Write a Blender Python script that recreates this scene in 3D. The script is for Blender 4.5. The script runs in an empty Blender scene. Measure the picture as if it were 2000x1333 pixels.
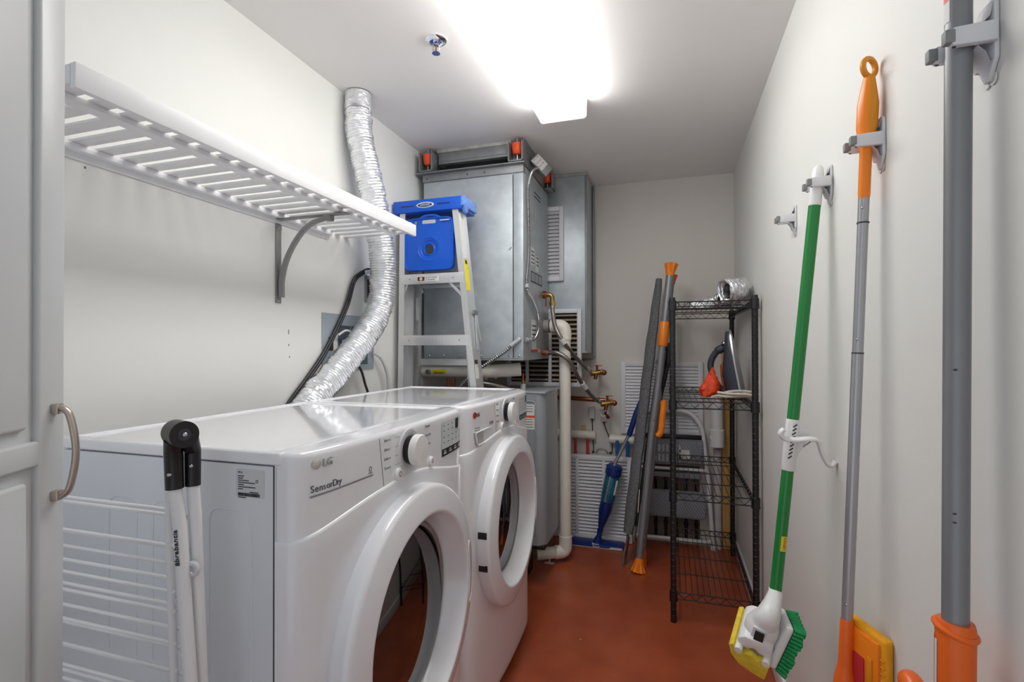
import bpy, bmesh, math, random
from mathutils import Vector, Matrix, noise
random.seed(7)
PI = math.pi
sc = bpy.context.scene
COL = sc.collection

# ------------------------------------------------------------------ camera
cam_d = bpy.data.cameras.new('camera')
cam = bpy.data.objects.new('camera', cam_d)
COL.objects.link(cam)
cam_d.sensor_width = 36.0
cam_d.lens = 36.0 * 984.1654 / 2000.0
cam_d.shift_y = 7.6161 / 2000.0
cam_d.clip_start = 0.02
cam.location = (0.0, 0.0, 1.1557)
cam.rotation_euler = (Matrix.Rotation(0.3048, 3, 'Z') @ Matrix.Rotation(PI / 2 + 0.0068, 3, 'X') @ Matrix.Rotation(-0.0021, 3, 'Z')).to_euler()
sc.camera = cam

# ------------------------------------------------------------------ world (hall light that comes in through the open doorway)
w = bpy.data.worlds.new('hall_light')
sc.world = w
w.use_nodes = True
w.node_tree.nodes['Background'].inputs[0].default_value = (0.86, 0.93, 1.0, 1)
w.node_tree.nodes['Background'].inputs[1].default_value = 0.78
LAMP = 11.8            # glow of the ceiling fixture's diffuser
sc.view_settings.view_transform = 'Standard'
sc.view_settings.look = 'None'
sc.view_settings.exposure = 0.08
sc.view_settings.gamma = 1.0
sc.view_settings.use_curve_mapping = False


# ------------------------------------------------------------------ materials
def lin(c):
    c = c / 255.0
    return c / 12.92 if c <= 0.04045 else ((c + 0.055) / 1.055) ** 2.4


def rgb(r, g, b):
    return (lin(r), lin(g), lin(b), 1.0)


MATS = {}


def mat(name, col, rough=0.5, metal=0.0, var=0.06, vscale=8.0, bump=0.0, bscale=60.0, stretch=None, coat=0.0, spec=0.5, col2=None, trans=0.0):
    if name in MATS:
        return MATS[name]
    m = bpy.data.materials.new(name)
    MATS[name] = m
    m.use_nodes = True
    nt = m.node_tree
    b = nt.nodes['Principled BSDF']
    b.inputs['Roughness'].default_value = rough
    b.inputs['Metallic'].default_value = metal
    b.inputs['Coat Weight'].default_value = coat
    b.inputs['Coat Roughness'].default_value = 0.06
    b.inputs['Specular IOR Level'].default_value = spec
    b.inputs['Transmission Weight'].default_value = trans
    tc = nt.nodes.new('ShaderNodeTexCoord')
    mp = nt.nodes.new('ShaderNodeMapping')
    nt.links.new(tc.outputs['Object'], mp.inputs[0])
    if stretch:
        mp.inputs['Scale'].default_value = stretch
    n = nt.nodes.new('ShaderNodeTexNoise')
    n.inputs['Scale'].default_value = vscale
    n.inputs['Detail'].default_value = 5
    nt.links.new(mp.outputs[0], n.inputs['Vector'])
    cr = nt.nodes.new('ShaderNodeValToRGB')
    cr.color_ramp.elements[0].position = 0.3
    cr.color_ramp.elements[1].position = 0.7
    d = col2 if col2 else tuple(min(1, c * (1 - var)) for c in col[:3]) + (1,)
    u = col if col2 else tuple(min(1, c * (1 + var)) for c in col[:3]) + (1,)
    cr.color_ramp.elements[0].color = d
    cr.color_ramp.elements[1].color = u
    nt.links.new(n.outputs['Fac'], cr.inputs[0])
    nt.links.new(cr.outputs[0], b.inputs['Base Color'])
    if bump > 0:
        n2 = nt.nodes.new('ShaderNodeTexNoise')
        n2.inputs['Scale'].default_value = bscale
        n2.inputs['Detail'].default_value = 6
        nt.links.new(mp.outputs[0], n2.inputs['Vector'])
        bp = nt.nodes.new('ShaderNodeBump')
        bp.inputs['Strength'].default_value = bump
        bp.inputs['Distance'].default_value = 0.004
        nt.links.new(n2.outputs['Fac'], bp.inputs['Height'])
        nt.links.new(bp.outputs[0], b.inputs['Normal'])
    return m


M_WALL = mat('wall_paint', rgb(229, 229, 225), 0.55, var=0.012, vscale=3, bump=0.05, bscale=220)
M_BACK = mat('back_wall_paint', rgb(222, 218, 211), 0.6, var=0.015, vscale=3, bump=0.05, bscale=220)
M_CEIL = mat('ceiling_paint', rgb(240, 238, 236), 0.8, var=0.012, vscale=3, bump=0.05, bscale=200)
M_WHITE = mat('white_enamel', rgb(234, 235, 239), 0.16, var=0.01, coat=0.5)
M_WTOP = mat('white_glossy_top', rgb(240, 241, 246), 0.09, var=0.01, coat=0.7)
M_WSIDE = mat('white_coated_steel', rgb(222, 226, 232), 0.38, var=0.015, bump=0.015, bscale=300)
M_WPLAST = mat('white_plastic', rgb(236, 236, 235), 0.35, var=0.015)
M_WPAINT = mat('white_painted_wood', rgb(232, 232, 234), 0.42, var=0.02, vscale=20)
M_DOOR = mat('door_paint', rgb(208, 211, 213), 0.35, var=0.012)
M_BLACK = mat('black_plastic', rgb(24, 22, 24), 0.35, var=0.2)
M_BLKWIRE = mat('black_coated_steel', rgb(20, 20, 22), 0.35, var=0.25, vscale=40, spec=0.6)
M_DARK = mat('dark_print', rgb(60, 60, 66), 0.6)
M_INK = mat('grey_print', rgb(112, 113, 120), 0.6)
M_GALV = mat('galvanised_steel', rgb(186, 194, 199), 0.42, 0.42, var=0.10, vscale=16, bump=0.03, bscale=90)
M_GALVD = mat('dull_galvanised_steel', rgb(148, 150, 151), 0.5, 0.6, var=0.14, vscale=14, bump=0.05, bscale=60)
M_FOIL = mat('crinkled_foil', rgb(240, 241, 244), 0.28, 0.8, var=0.05, vscale=60, bump=1.0, bscale=60)
M_ALU = mat('brushed_aluminium', rgb(216, 216, 217), 0.36, 0.65, var=0.05, vscale=12, stretch=(30, 30, 1))
M_STEEL = mat('steel', rgb(190, 190, 192), 0.25, 1.0, var=0.05)
M_CHROME = mat('chrome', rgb(225, 227, 232), 0.08, 1.0, var=0.02)
M_BRACKET = mat('grey_bracket_enamel', rgb(140, 138, 137), 0.4, 0.3)
M_NICKEL = mat('brushed_nickel', rgb(190, 178, 168), 0.32, 0.85, var=0.05)
M_BLUE = mat('blue_plastic', rgb(8, 88, 205), 0.4, var=0.04)
M_LBLUE = mat('scuffed_blue_plastic', rgb(110, 150, 225), 0.5, var=0.25, vscale=90)
M_NAVY = mat('navy_plastic', rgb(20, 48, 122), 0.4, var=0.08)
M_TEAL = mat('blue_green_liquid_bottle', rgb(40, 130, 160), 0.15, var=0.25, vscale=25, trans=0.35)
M_YEL = mat('yellow_label', rgb(240, 222, 40), 0.5, var=0.04)
M_SPONGE = mat('yellow_sponge', rgb(232, 205, 62), 0.9, var=0.12, vscale=60, bump=0.5, bscale=220)
M_YORANGE = mat('yellow_orange_sponge', rgb(246, 170, 20), 0.8, var=0.08, vscale=40, bump=0.2, bscale=150)
M_ORANGE = mat('orange_plastic', rgb(252, 136, 20), 0.35, var=0.05)
M_AMBER = mat('amber_rubber', rgb(226, 142, 8), 0.4, var=0.04)
M_DORANGE = mat('deep_orange_plastic', rgb(238, 104, 22), 0.35, var=0.06)
M_ISO = mat('orange_rubber', rgb(232, 84, 38), 0.5, var=0.1)
M_NET = mat('orange_red_mesh', rgb(240, 72, 24), 0.6, var=0.3, vscale=70, bump=0.8, bscale=80)
M_RED = mat('red_pipe', rgb(196, 40, 48), 0.4)
M_PBLUE = mat('blue_pipe', rgb(32, 100, 180), 0.4)
M_GREEN = mat('green_enamel', rgb(10, 128, 50), 0.3, var=0.05, coat=0.3)
M_BRIST = mat('green_bristle', rgb(14, 150, 84), 0.6, var=0.3, vscale=120)
M_GREYPOLE = mat('grey_coated_tube', rgb(136, 137, 141), 0.38, 0.35, var=0.04)
M_SILVER = mat('silver_tube', rgb(176, 176, 180), 0.32, 0.7, var=0.03)
M_ROLLER = mat('grey_rubber', rgb(138, 140, 139), 0.6, var=0.1)
M_HOLDER = mat('pale_grey_plastic', rgb(222, 222, 226), 0.35, var=0.01)
M_FELT = mat('grey_felt', rgb(112, 113, 116), 0.95, var=0.25, vscale=90, bump=0.4, bscale=200)
M_WOOD = mat('pine_wood', rgb(214, 166, 96), 0.6, var=0.16, vscale=6, stretch=(14, 14, 0.8))
M_TUBEW = mat('white_powder_coat', rgb(232, 232, 234), 0.35, var=0.02)
M_TREAD = mat('grey_tread', rgb(128, 131, 138), 0.55, var=0.1)
M_PVC = mat('aged_white_pvc', rgb(236, 232, 222), 0.35, var=0.04, vscale=5)
M_COPPER = mat('copper', rgb(158, 92, 62), 0.32, 0.9, var=0.2, vscale=14)
M_BRASS = mat('brass', rgb(172, 138, 80), 0.32, 0.9, var=0.2, vscale=40)
M_BRAID = mat('braided_steel', rgb(150, 142, 136), 0.4, 0.8, var=0.35, vscale=260)
M_HEATER = mat('grey_tank_enamel', rgb(160, 166, 172), 0.35, 0.2, var=0.03)
M_CORD = mat('black_cord', rgb(30, 31, 36), 0.35, var=0.15)
M_HOSE = mat('pale_grey_hose', rgb(206, 204, 202), 0.5, var=0.08)
M_CREAM = mat('cream_cord', rgb(226, 216, 202), 0.7, var=0.08)
M_BOXGREY = mat('blue_grey_steel', rgb(164, 174, 182), 0.45, 0.25, var=0.08, vscale=6)
M_BOXIN = mat('dark_box_interior', rgb(86, 96, 108), 0.6, 0.2, var=0.08)
M_LABEL = mat('paper_label', rgb(224, 224, 220), 0.6, var=0.03)
M_RUST = mat('brown_cover_plate', rgb(88, 62, 56), 0.3, 0.4, var=0.3, vscale=30)
M_VOID = mat('dark_gap', rgb(44, 38, 34), 0.9, var=0.2)
M_LOUVB = mat('brown_filter_media', rgb(112, 98, 86), 0.9, var=0.12)
M_LOUV = mat('louvre_white', rgb(228, 228, 232), 0.45, var=0.015)
M_IRON = mat('charcoal_plastic', rgb(56, 60, 72), 0.35, var=0.06)
M_DRUM = mat('drum_steel', rgb(120, 120, 122), 0.4, 0.8, var=0.2, vscale=20)
M_CLEAR = mat('clear_tape', rgb(225, 225, 222), 0.3, var=0.02)

# painted concrete floor with scuffs and paint specks
m = bpy.data.materials.new('red_painted_concrete')
m.use_nodes = True
nt = m.node_tree
b = nt.nodes['Principled BSDF']
tc = nt.nodes.new('ShaderNodeTexCoord')
n1 = nt.nodes.new('ShaderNodeTexNoise'); n1.inputs['Scale'].default_value = 5; n1.inputs['Detail'].default_value = 8
nt.links.new(tc.outputs['Object'], n1.inputs['Vector'])
cr = nt.nodes.new('ShaderNodeValToRGB')
cr.color_ramp.elements[0].position = 0.35; cr.color_ramp.elements[0].color = rgb(156, 72, 43)
cr.color_ramp.elements[1].position = 0.7; cr.color_ramp.elements[1].color = rgb(176, 87, 53)
nt.links.new(n1.outputs['Fac'], cr.inputs[0])
n2 = nt.nodes.new('ShaderNodeTexNoise'); n2.inputs['Scale'].default_value = 26; n2.inputs['Detail'].default_value = 3
nt.links.new(tc.outputs['Object'], n2.inputs['Vector'])
c2 = nt.nodes.new('ShaderNodeValToRGB')
c2.color_ramp.elements[0].position = 0.755; c2.color_ramp.elements[0].color = (0, 0, 0, 1)
c2.color_ramp.elements[1].position = 0.775; c2.color_ramp.elements[1].color = (0.7, 0.7, 0.7, 1)
nt.links.new(n2.outputs['Fac'], c2.inputs[0])
mx = nt.nodes.new('ShaderNodeMixRGB'); mx.inputs[2].default_value = rgb(214, 180, 160)
nt.links.new(c2.outputs[0], mx.inputs[0]); nt.links.new(cr.outputs[0], mx.inputs[1])
nt.links.new(mx.outputs[0], b.inputs['Base Color'])
b.inputs['Roughness'].default_value = 0.27
n3 = nt.nodes.new('ShaderNodeTexNoise'); n3.inputs['Scale'].default_value = 45; n3.inputs['Detail'].default_value = 6
nt.links.new(tc.outputs['Object'], n3.inputs['Vector'])
bp = nt.nodes.new('ShaderNodeBump'); bp.inputs['Strength'].default_value = 0.12; bp.inputs['Distance'].default_value = 0.004
nt.links.new(n3.outputs['Fac'], bp.inputs['Height']); nt.links.new(bp.outputs[0], b.inputs['Normal'])
M_FLOOR = m

# glowing acrylic diffuser
m = bpy.data.materials.new('lit_acrylic')
m.use_nodes = True
b = m.node_tree.nodes['Principled BSDF']
b.inputs['Base Color'].default_value = (0.9, 0.9, 0.9, 1)
b.inputs['Emission Color'].default_value = (1.0, 0.985, 0.965, 1)
b.inputs['Emission Strength'].default_value = LAMP
M_LAMP = m
m = bpy.data.materials.new('lit_acrylic_end')
m.use_nodes = True
b = m.node_tree.nodes['Principled BSDF']
b.inputs['Base Color'].default_value = (0.85, 0.85, 0.85, 1)
b.inputs['Emission Color'].default_value = (1.0, 0.985, 0.965, 1)
b.inputs['Emission Strength'].default_value = 0.55
M_LAMPEND = m

# tinted door glass: a fresnel mirror over a see-through smoky pane
m = bpy.data.materials.new('smoked_glass')
m.use_nodes = True
nt = m.node_tree
nt.nodes.remove(nt.nodes['Principled BSDF'])
fr = nt.nodes.new('ShaderNodeFresnel'); fr.inputs['IOR'].default_value = 2.4
gl = nt.nodes.new('ShaderNodeBsdfGlossy'); gl.inputs['Roughness'].default_value = 0.02
gl.inputs['Color'].default_value = (0.95, 0.95, 0.95, 1)
tr = nt.nodes.new('ShaderNodeBsdfTransparent'); tr.inputs['Color'].default_value = (0.34, 0.34, 0.35, 1)
ms = nt.nodes.new('ShaderNodeMixShader')
nt.links.new(fr.outputs[0], ms.inputs[0]); nt.links.new(tr.outputs[0], ms.inputs[1]); nt.links.new(gl.outputs[0], ms.inputs[2])
nt.links.new(ms.outputs[0], nt.nodes['Material Output'].inputs[0])
M_GLASS = m


# ------------------------------------------------------------------ mesh helpers
def V(*a):
    return Vector(a)


def basis(d):
    d = d.normalized()
    u = Vector((0, 0, 1)) if abs(d.z) < 0.9 else Vector((1, 0, 0))
    a = d.cross(u).normalized()
    return a, d.cross(a).normalized()


class MB:
    def __init__(self):
        self.v = []
        self.f = []

    def add(self, vs, fs):
        o = len(self.v)
        self.v += [Vector(p) for p in vs]
        self.f += [[i + o for i in f] for f in fs]
        return self

    def addbm(self, bm):
        bm.verts.index_update()
        self.add([v.co.copy() for v in bm.verts], [[v.index for v in f.verts] for f in bm.faces])
        bm.free()
        return self

    def box(self, x0, x1, y0, y1, z0, z1, bev=0.0, seg=2, M=None):
        if M is None and bev <= 0:
            return self.add([(x0, y0, z0), (x1, y0, z0), (x1, y1, z0), (x0, y1, z0), (x0, y0, z1), (x1, y0, z1), (x1, y1, z1), (x0, y1, z1)],
                            [[0, 3, 2, 1], [4, 5, 6, 7], [0, 1, 5, 4], [1, 2, 6, 5], [2, 3, 7, 6], [3, 0, 4, 7]])
        bm = bmesh.new()
        bmesh.ops.create_cube(bm, size=1.0)
        for v in bm.verts:
            v.co = Vector(((x0 + x1) / 2 + v.co.x * (x1 - x0), (y0 + y1) / 2 + v.co.y * (y1 - y0), (z0 + z1) / 2 + v.co.z * (z1 - z0)))
        if bev > 0:
            bmesh.ops.bevel(bm, geom=list(bm.edges), offset=bev, segments=seg, profile=0.5, affect='EDGES')
        if M is not None:
            bm.transform(M)
        return self.addbm(bm)

    def bar(self, p0, p1, w, t, up=None, bev=0.0):
        """box from p0 to p1: width w along the side axis, thickness t along 'up'"""
        p0, p1 = Vector(p0), Vector(p1)
        d = (p1 - p0)
        L = d.length
        z = d.normalized()
        if up is None:
            a, c = basis(z)
        else:
            c = Vector(up)
            c = (c - z * c.dot(z)).normalized()
            a = c.cross(z).normalized()
        M = Matrix((a, c, z)).transposed().to_4x4()
        M.translation = (p0 + p1) / 2
        return self.box(-w / 2, w / 2, -t / 2, t / 2, -L / 2, L / 2, bev, 2, M)

    def tube(self, pts, r, n=12, closed=False, caps=True, sq=1.0):
        pts = [Vector(p) for p in pts]
        k = len(pts)
        rad = r if isinstance(r, (list, tuple)) else [r] * k
        tang = []
        for i in range(k):
            if closed:
                t = pts[(i + 1) % k] - pts[i - 1]
            else:
                t = pts[min(i + 1, k - 1)] - pts[max(i - 1, 0)]
            tang.append(t.normalized())
        a, c = basis(tang[0])
        vs = []
        for i in range(k):
            if i:
                q = tang[i - 1].rotation_difference(tang[i])
                a = q @ a
                c = q @ c
            for j in range(n):
                th = 2 * PI * j / n
                vs.append(pts[i] + (a * math.cos(th) + c * math.sin(th) * sq) * rad[i])
        fs = []
        for i in range(k if closed else k - 1):
            i2 = (i + 1) % k
            for j in range(n):
                j2 = (j + 1) % n
                fs.append([i * n + j, i * n + j2, i2 * n + j2, i2 * n + j])
        if caps and not closed:
            fs.append([j for j in range(n)][::-1])
            fs.append([(k - 1) * n + j for j in range(n)])
        return self.add(vs, fs)

    def cyl(self, p0, p1, r, r2=None, n=16):
        return self.tube([p0, p1], [r, r if r2 is None else r2], n)

    def lathe(self, prof, org, ax, n=32, close=False):
        """prof: list of (radius, height along ax)"""
        ax = Vector(ax).normalized()
        a, c = basis(ax)
        org = Vector(org)
        vs = []
        for (r, h) in prof:
            for j in range(n):
                th = 2 * PI * j / n
                vs.append(org + ax * h + (a * math.cos(th) + c * math.sin(th)) * max(r, 1e-5))
        fs = []
        k = len(prof)
        for i in range(k if close else k - 1):
            i2 = (i + 1) % k
            for j in range(n):
                j2 = (j + 1) % n
                fs.append([i * n + j, i * n + j2, i2 * n + j2, i2 * n + j])
        return self.add(vs, fs)

    def prism(self, poly, org, ux, uy, depth, bev=0.0):
        """polygon in the plane org + ux*x + uy*y, extruded by depth along ux x uy"""
        org, ux, uy = Vector(org), Vector(ux).normalized(), Vector(uy).normalized()
        nz = ux.cross(uy)
        bm = bmesh.new()
        lo = [bm.verts.new(org + ux * x + uy * y) for x, y in poly]
        hi = [bm.verts.new(org + ux * x + uy * y + nz * depth) for x, y in poly]
        k = len(poly)
        bm.faces.new(lo[::-1])
        bm.faces.new(hi)
        for i in range(k):
            bm.faces.new([lo[i], lo[(i + 1) % k], hi[(i + 1) % k], hi[i]])
        bmesh.ops.recalc_face_normals(bm, faces=list(bm.faces))
        if bev:
            bmesh.ops.bevel(bm, geom=list(bm.edges), offset=bev, segments=2, profile=0.5, affect='EDGES')
        return self.addbm(bm)

    def grid(self, rows):
        k = len(rows[0])
        vs = [p for r in rows for p in r]
        fs = [[i * k + j, i * k + j + 1, (i + 1) * k + j + 1, (i + 1) * k + j] for i in range(len(rows) - 1) for j in range(k - 1)]
        return self.add(vs, fs)

    def ball(self, c, r, n=14, sc_=(1, 1, 1)):
        bm = bmesh.new()
        bmesh.ops.create_uvsphere(bm, u_segments=n, v_segments=max(6, n // 2), radius=r)
        for v in bm.verts:
            v.co = Vector(c) + Vector((v.co.x * sc_[0], v.co.y * sc_[1], v.co.z * sc_[2]))
        return self.addbm(bm)


ORG = {}


def spline(pts, k=10):
    """Catmull-Rom through the points"""
    P = [Vector(p) for p in pts]
    P = [P[0] * 2 - P[1]] + P + [P[-1] * 2 - P[-2]]
    out = []
    for i in range(1, len(P) - 2):
        p0, p1, p2, p3 = P[i - 1:i + 3]
        for s in range(k):
            t = s / k
            out.append(0.5 * ((2 * p1) + (p2 - p0) * t + (2 * p0 - 5 * p1 + 4 * p2 - p3) * t * t + (3 * p1 - p0 - 3 * p2 + p3) * t ** 3))
    out.append(P[-2].copy())
    return out


def fillet(pts, r, k=6):
    """polyline with rounded corners"""
    P = [Vector(p) for p in pts]
    out = [P[0]]
    for i in range(1, len(P) - 1):
        a, b_, c = P[i - 1], P[i], P[i + 1]
        d1, d2 = (a - b_), (c - b_)
        rr = min(r, d1.length * 0.49, d2.length * 0.49)
        q0, q2 = b_ + d1.normalized() * rr, b_ + d2.normalized() * rr
        for s in range(k + 1):
            t = s / k
            out.append(q0 * (1 - t) ** 2 + b_ * 2 * t * (1 - t) + q2 * t * t)
    out.append(P[-1])
    return out


def obj(name, mb, material, parent=None, smooth=True, ang=35):
    me = bpy.data.meshes.new(name)
    if parent is not None:
        off = ORG[parent.name]
    else:
        lo = [min(v[i] for v in mb.v) for i in range(3)]
        hi = [max(v[i] for v in mb.v) for i in range(3)]
        off = Vector(((lo[0] + hi[0]) / 2, (lo[1] + hi[1]) / 2, lo[2]))
    me.from_pydata([v - off for v in mb.v], [], mb.f)
    me.validate()
    bm = bmesh.new()
    bm.from_mesh(me)
    bmesh.ops.recalc_face_normals(bm, faces=list(bm.faces))
    bm.to_mesh(me)
    bm.free()
    if smooth:
        for p in me.polygons:
            p.use_smooth = True
        me.set_sharp_from_angle(angle=math.radians(ang))
    me.materials.append(material)
    o = bpy.data.objects.new(name, me)
    COL.objects.link(o)
    if parent is not None:
        o.parent = parent
    else:
        o.location = off
    ORG[o.name] = off
    return o


def thing(name, label, cat, loc, group=None):
    o = bpy.data.objects.new(name, None)
    o.empty_display_size = 0.05
    COL.objects.link(o)
    o.location = loc
    ORG[o.name] = Vector(loc)
    o['label'] = label
    o['category'] = cat
    if group:
        o['group'] = group
    return o


def tag(o, label, cat, group=None, kind=None):
    o['label'] = label
    o['category'] = cat
    if group:
        o['group'] = group
    if kind:
        o['kind'] = kind
    return o


def struct(name, mb, material, label=None, cat=None):
    o = obj(name, mb, material)
    o['kind'] = 'structure'
    if label:
        o['label'] = label
        o['category'] = cat
    return o


def text(name, body, size, loc, right, up, material, parent, extrude=0.0004, align='LEFT', xs=1.0):
    cu = bpy.data.curves.new(name, 'FONT')
    cu.body = body
    cu.size = size
    cu.extrude = extrude
    cu.align_x = align
    cu.resolution_u = 3
    tmp = bpy.data.objects.new(name, cu)
    COL.objects.link(tmp)
    dg = bpy.context.evaluated_depsgraph_get()
    me0 = bpy.data.meshes.new_from_object(tmp.evaluated_get(dg))
    mb = MB()
    r, u = Vector(right).normalized(), Vector(up).normalized()
    nz = r.cross(u)
    mb.add([Vector(loc) + r * v.co.x * xs + u * v.co.y + nz * v.co.z for v in me0.vertices], [list(p.vertices) for p in me0.polygons])
    bpy.data.objects.remove(tmp)
    bpy.data.curves.remove(cu)
    return obj(name, mb, material, parent, smooth=False)


def plate(mb, cx, right, up, w_, h_, t=0.0008, r=0.0, off=0.0):
    """thin rectangle (sticker, strip) centred at cx in the plane right/up"""
    right, up = Vector(right).normalized(), Vector(up).normalized()
    nz = right.cross(up)
    if r > 0:
        poly = []
        for sx, sy, a0 in ((1, -1, -90), (1, 1, 0), (-1, 1, 90), (-1, -1, 180)):
            for k in range(4):
                th = math.radians(a0 + k * 30)
                poly.append((sx * (w_ / 2 - r) + r * math.cos(th), sy * (h_ / 2 - r) + r * math.sin(th)))
    else:
        poly = [(-w_ / 2, -h_ / 2), (w_ / 2, -h_ / 2), (w_ / 2, h_ / 2), (-w_ / 2, h_ / 2)]
    return mb.prism(poly, Vector(cx) + nz * off, right, up, t)


# ================================================================== the room
XR, XL, YB, ZC = 0.353, -1.233, 3.160, 2.169
Y0 = -0.6
struct('floor', MB().box(XL - 0.1, XR + 0.1, Y0, YB + 0.1, -0.08, 0.0), M_FLOOR)
struct('ceiling', MB().box(XL - 0.1, XR + 0.1, Y0, YB + 0.1, ZC, ZC + 0.08), M_CEIL)
struct('wall_left', MB().box(XL - 0.1, XL, Y0, YB, 0, ZC), M_WALL)
WL = bpy.data.objects['wall_left']
for (y_, z_, h_) in ((1.398, 1.205, 0.016), (1.399, 1.165, 0.007), (1.402, 1.125, 0.006), (0.775, 1.555, 0.005)):
    obj('scuff_mark', MB().box(XL - 0.0002, XL + 0.0004, y_, y_ + 0.004, z_, z_ + h_), mat('wall_scuff', rgb(120, 118, 116), 0.8), WL)
struct('wall_right', MB().box(XR, XR + 0.1, Y0, YB, 0, ZC), M_WALL)
struct('wall_back', MB().box(XL - 0.1, XR + 0.1, YB, YB + 0.1, 0, ZC), M_BACK)
struct('baseboard_right', MB().box(XR - 0.011, XR, Y0, YB, 0, 0.075, 0.003), M_WPAINT)

# open panelled door leaf at the left edge of the view
FE = V(-0.7786, 0.4675, 0)                   # free edge
DD = V(0.44, -0.90, 0).normalized()          # from the free edge towards the hinge
DN = V(0.90, 0.44, 0).normalized()           # face normal
DM = Matrix((DD, -DN, V(0, 0, 1))).transposed().to_4x4()
DM.translation = FE                          # local: x along the leaf, y into the thickness, z up
mb = MB()
LW = 0.44
mb.box(0, LW, 0.008, 0.034, 0.012, 2.03, 0.002, 2, DM)
for (a0, a1, z0, z1) in ((0, 0.045, 0.012, 2.03), (LW - 0.05, LW, 0.012, 2.03)):
    mb.box(a0, a1, 0, 0.012, z0, z1, 0.004, 3, DM)
for (z0, z1) in ((0.012, 0.12), (1.008, 1.040), (1.95, 2.03)):
    mb.box(0.04, LW - 0.045, 0.0003, 0.012, z0, z1, 0.004, 3, DM)
for (z0, z1) in ((0.136, 0.992), (1.056, 1.934)):
    mb.box(0.060, LW - 0.065, 0.001, 0.0105, z0, z1, 0.005, 3, DM)
door = struct('door_1', mb, M_DOOR, 'white panelled door leaf standing open at the left edge', 'door')
mb = MB()
hx, hz0, hz1 = 0.021, 0.965, 1.078
hp = [DM @ V(hx, 0.0, hz1), DM @ V(hx, -0.010, hz1 + 0.001), DM @ V(hx, -0.020, hz1 - 0.012), DM @ V(hx, -0.0265, (hz0 + hz1) / 2), DM @ V(hx, -0.020, hz0 + 0.012), DM @ V(hx, -0.010, hz0 - 0.001), DM @ V(hx, 0.0, hz0)]
mb.tube(spline(hp, 8), 0.0052, 14, sq=0.75)
for z in (hz0, hz1):
    mb.box(hx - 0.006, hx + 0.006, -0.009, 0.0005, z - 0.007, z + 0.007, 0.002, 2, DM)
h = obj('door_handle', mb, M_NICKEL, door)
h['label'] = 'bowed satin nickel pull handle'

# ================================================================== ceiling fixture
t = thing('ceiling_light', 'long white fluorescent ceiling light with glowing wraparound diffuser', 'ceiling light', (-0.42, 1.45, ZC))
LX0, LX1, LY0, LY1 = -0.515, -0.322, 0.85, 2.04
mb = MB().box(LX0 + 0.02, LX1 - 0.02, LY0 + 0.005, LY1 - 0.005, ZC - 0.03, ZC, 0.002)
obj('housing', mb, M_WPLAST, t)
prof = [(LX0, ZC - 0.004), (LX0, ZC - 0.064), (LX0 + 0.003, ZC - 0.071), (LX0 + 0.010, ZC - 0.075), (LX1 - 0.010, ZC - 0.075), (LX1 - 0.003, ZC - 0.071), (LX1, ZC - 0.064), (LX1, ZC - 0.004)]
mb = MB().grid([[V(x, y, z) for (x, z) in prof] for y in (LY0 + 0.006, LY1 - 0.006)])
obj('diffuser', mb, M_LAMP, t)
for y in (LY0, LY1 - 0.006):
    mb = MB().prism([(x, z) for (x, z) in [(LX0 - 0.002, ZC - 0.001)] + [(a, c - 0.002) for a, c in prof[1:-1]] + [(LX1 + 0.002, ZC - 0.001)]], (0, y + 0.006, 0), (1, 0, 0), (0, 0, 1), 0.006)
    obj('end_cap', mb, M_LAMPEND, t)

# sprinkler
t = thing('ceiling_sprinkler', 'small chrome pendent sprinkler head on the ceiling', 'sprinkler', (-0.73, 1.497, ZC))
c = V(-0.73, 1.497, ZC)
obj('escutcheon', MB().lathe([(0.034, 0.0), (0.035, -0.003), (0.030, -0.008), (0.022, -0.010), (0.018, -0.006), (0.0, -0.005)], c, (0, 0, 1), 32), M_CHROME, t)
mb = MB().cyl(c + V(0, 0, -0.004), c + V(0, 0, -0.018), 0.009, 0.008)
for s in (-1, 1):
    mb.tube(spline([c + V(s * 0.007, 0, -0.015), c + V(s * 0.012, 0, -0.024), c + V(s * 0.009, 0, -0.036), c + V(0, 0, -0.042)], 5), 0.0022, 8)
obj('frame', mb, M_CHROME, t)
obj('bulb', MB().cyl(c + V(0, 0, -0.018), c + V(0, 0, -0.036), 0.003, 0.0025, 10), M_COPPER, t)
mb = MB().lathe([(0, -0.042), (0.012, -0.0425), (0.0135, -0.045), (0.0, -0.046)], c, (0, 0, 1), 18)
obj('deflector', mb, M_STEEL, t)

# ================================================================== slatted wall shelf
SX, SY0, SY1 = -0.933, 0.573, 1.739
t = thing('slatted_shelf', 'white slatted wooden shelf fixed to the left wall above the machines', 'shelf', (XL, 1.15, 1.57))
obj('front_fascia', MB().box(SX - 0.013, SX, SY0, SY1, 1.588, 1.631, 0.0015), M_WPAINT, t)
obj('front_rail', MB().box(-1.012, -0.984, SY0 + 0.003, SY1 - 0.05, 1.586, 1.597, 0.001), M_WPAINT, t)
obj('wall_cleat', MB().box(XL + 0.001, XL + 0.024, SY0 + 0.01, 1.60, 1.5832, 1.597, 0.001).box(XL + 0.001, XL + 0.004, SY0 + 0.01, 1.60, 1.568, 1.5832), M_WPAINT, t)
k = 0
y = SY0 + 0.004
while y + 0.037 < SY1 - 0.005:
    obj('slat', MB().box(XL + 0.004, SX - 0.0132, y, y + 0.0315, 1.5972, 1.6030, 0.001), M_WPAINT, t)
    y += 0.0533
obj('end_return', MB().box(-0.975, SX - 0.013, SY0, SY0 + 0.0035, 1.597, 1.629), M_WPAINT, t)

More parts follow.
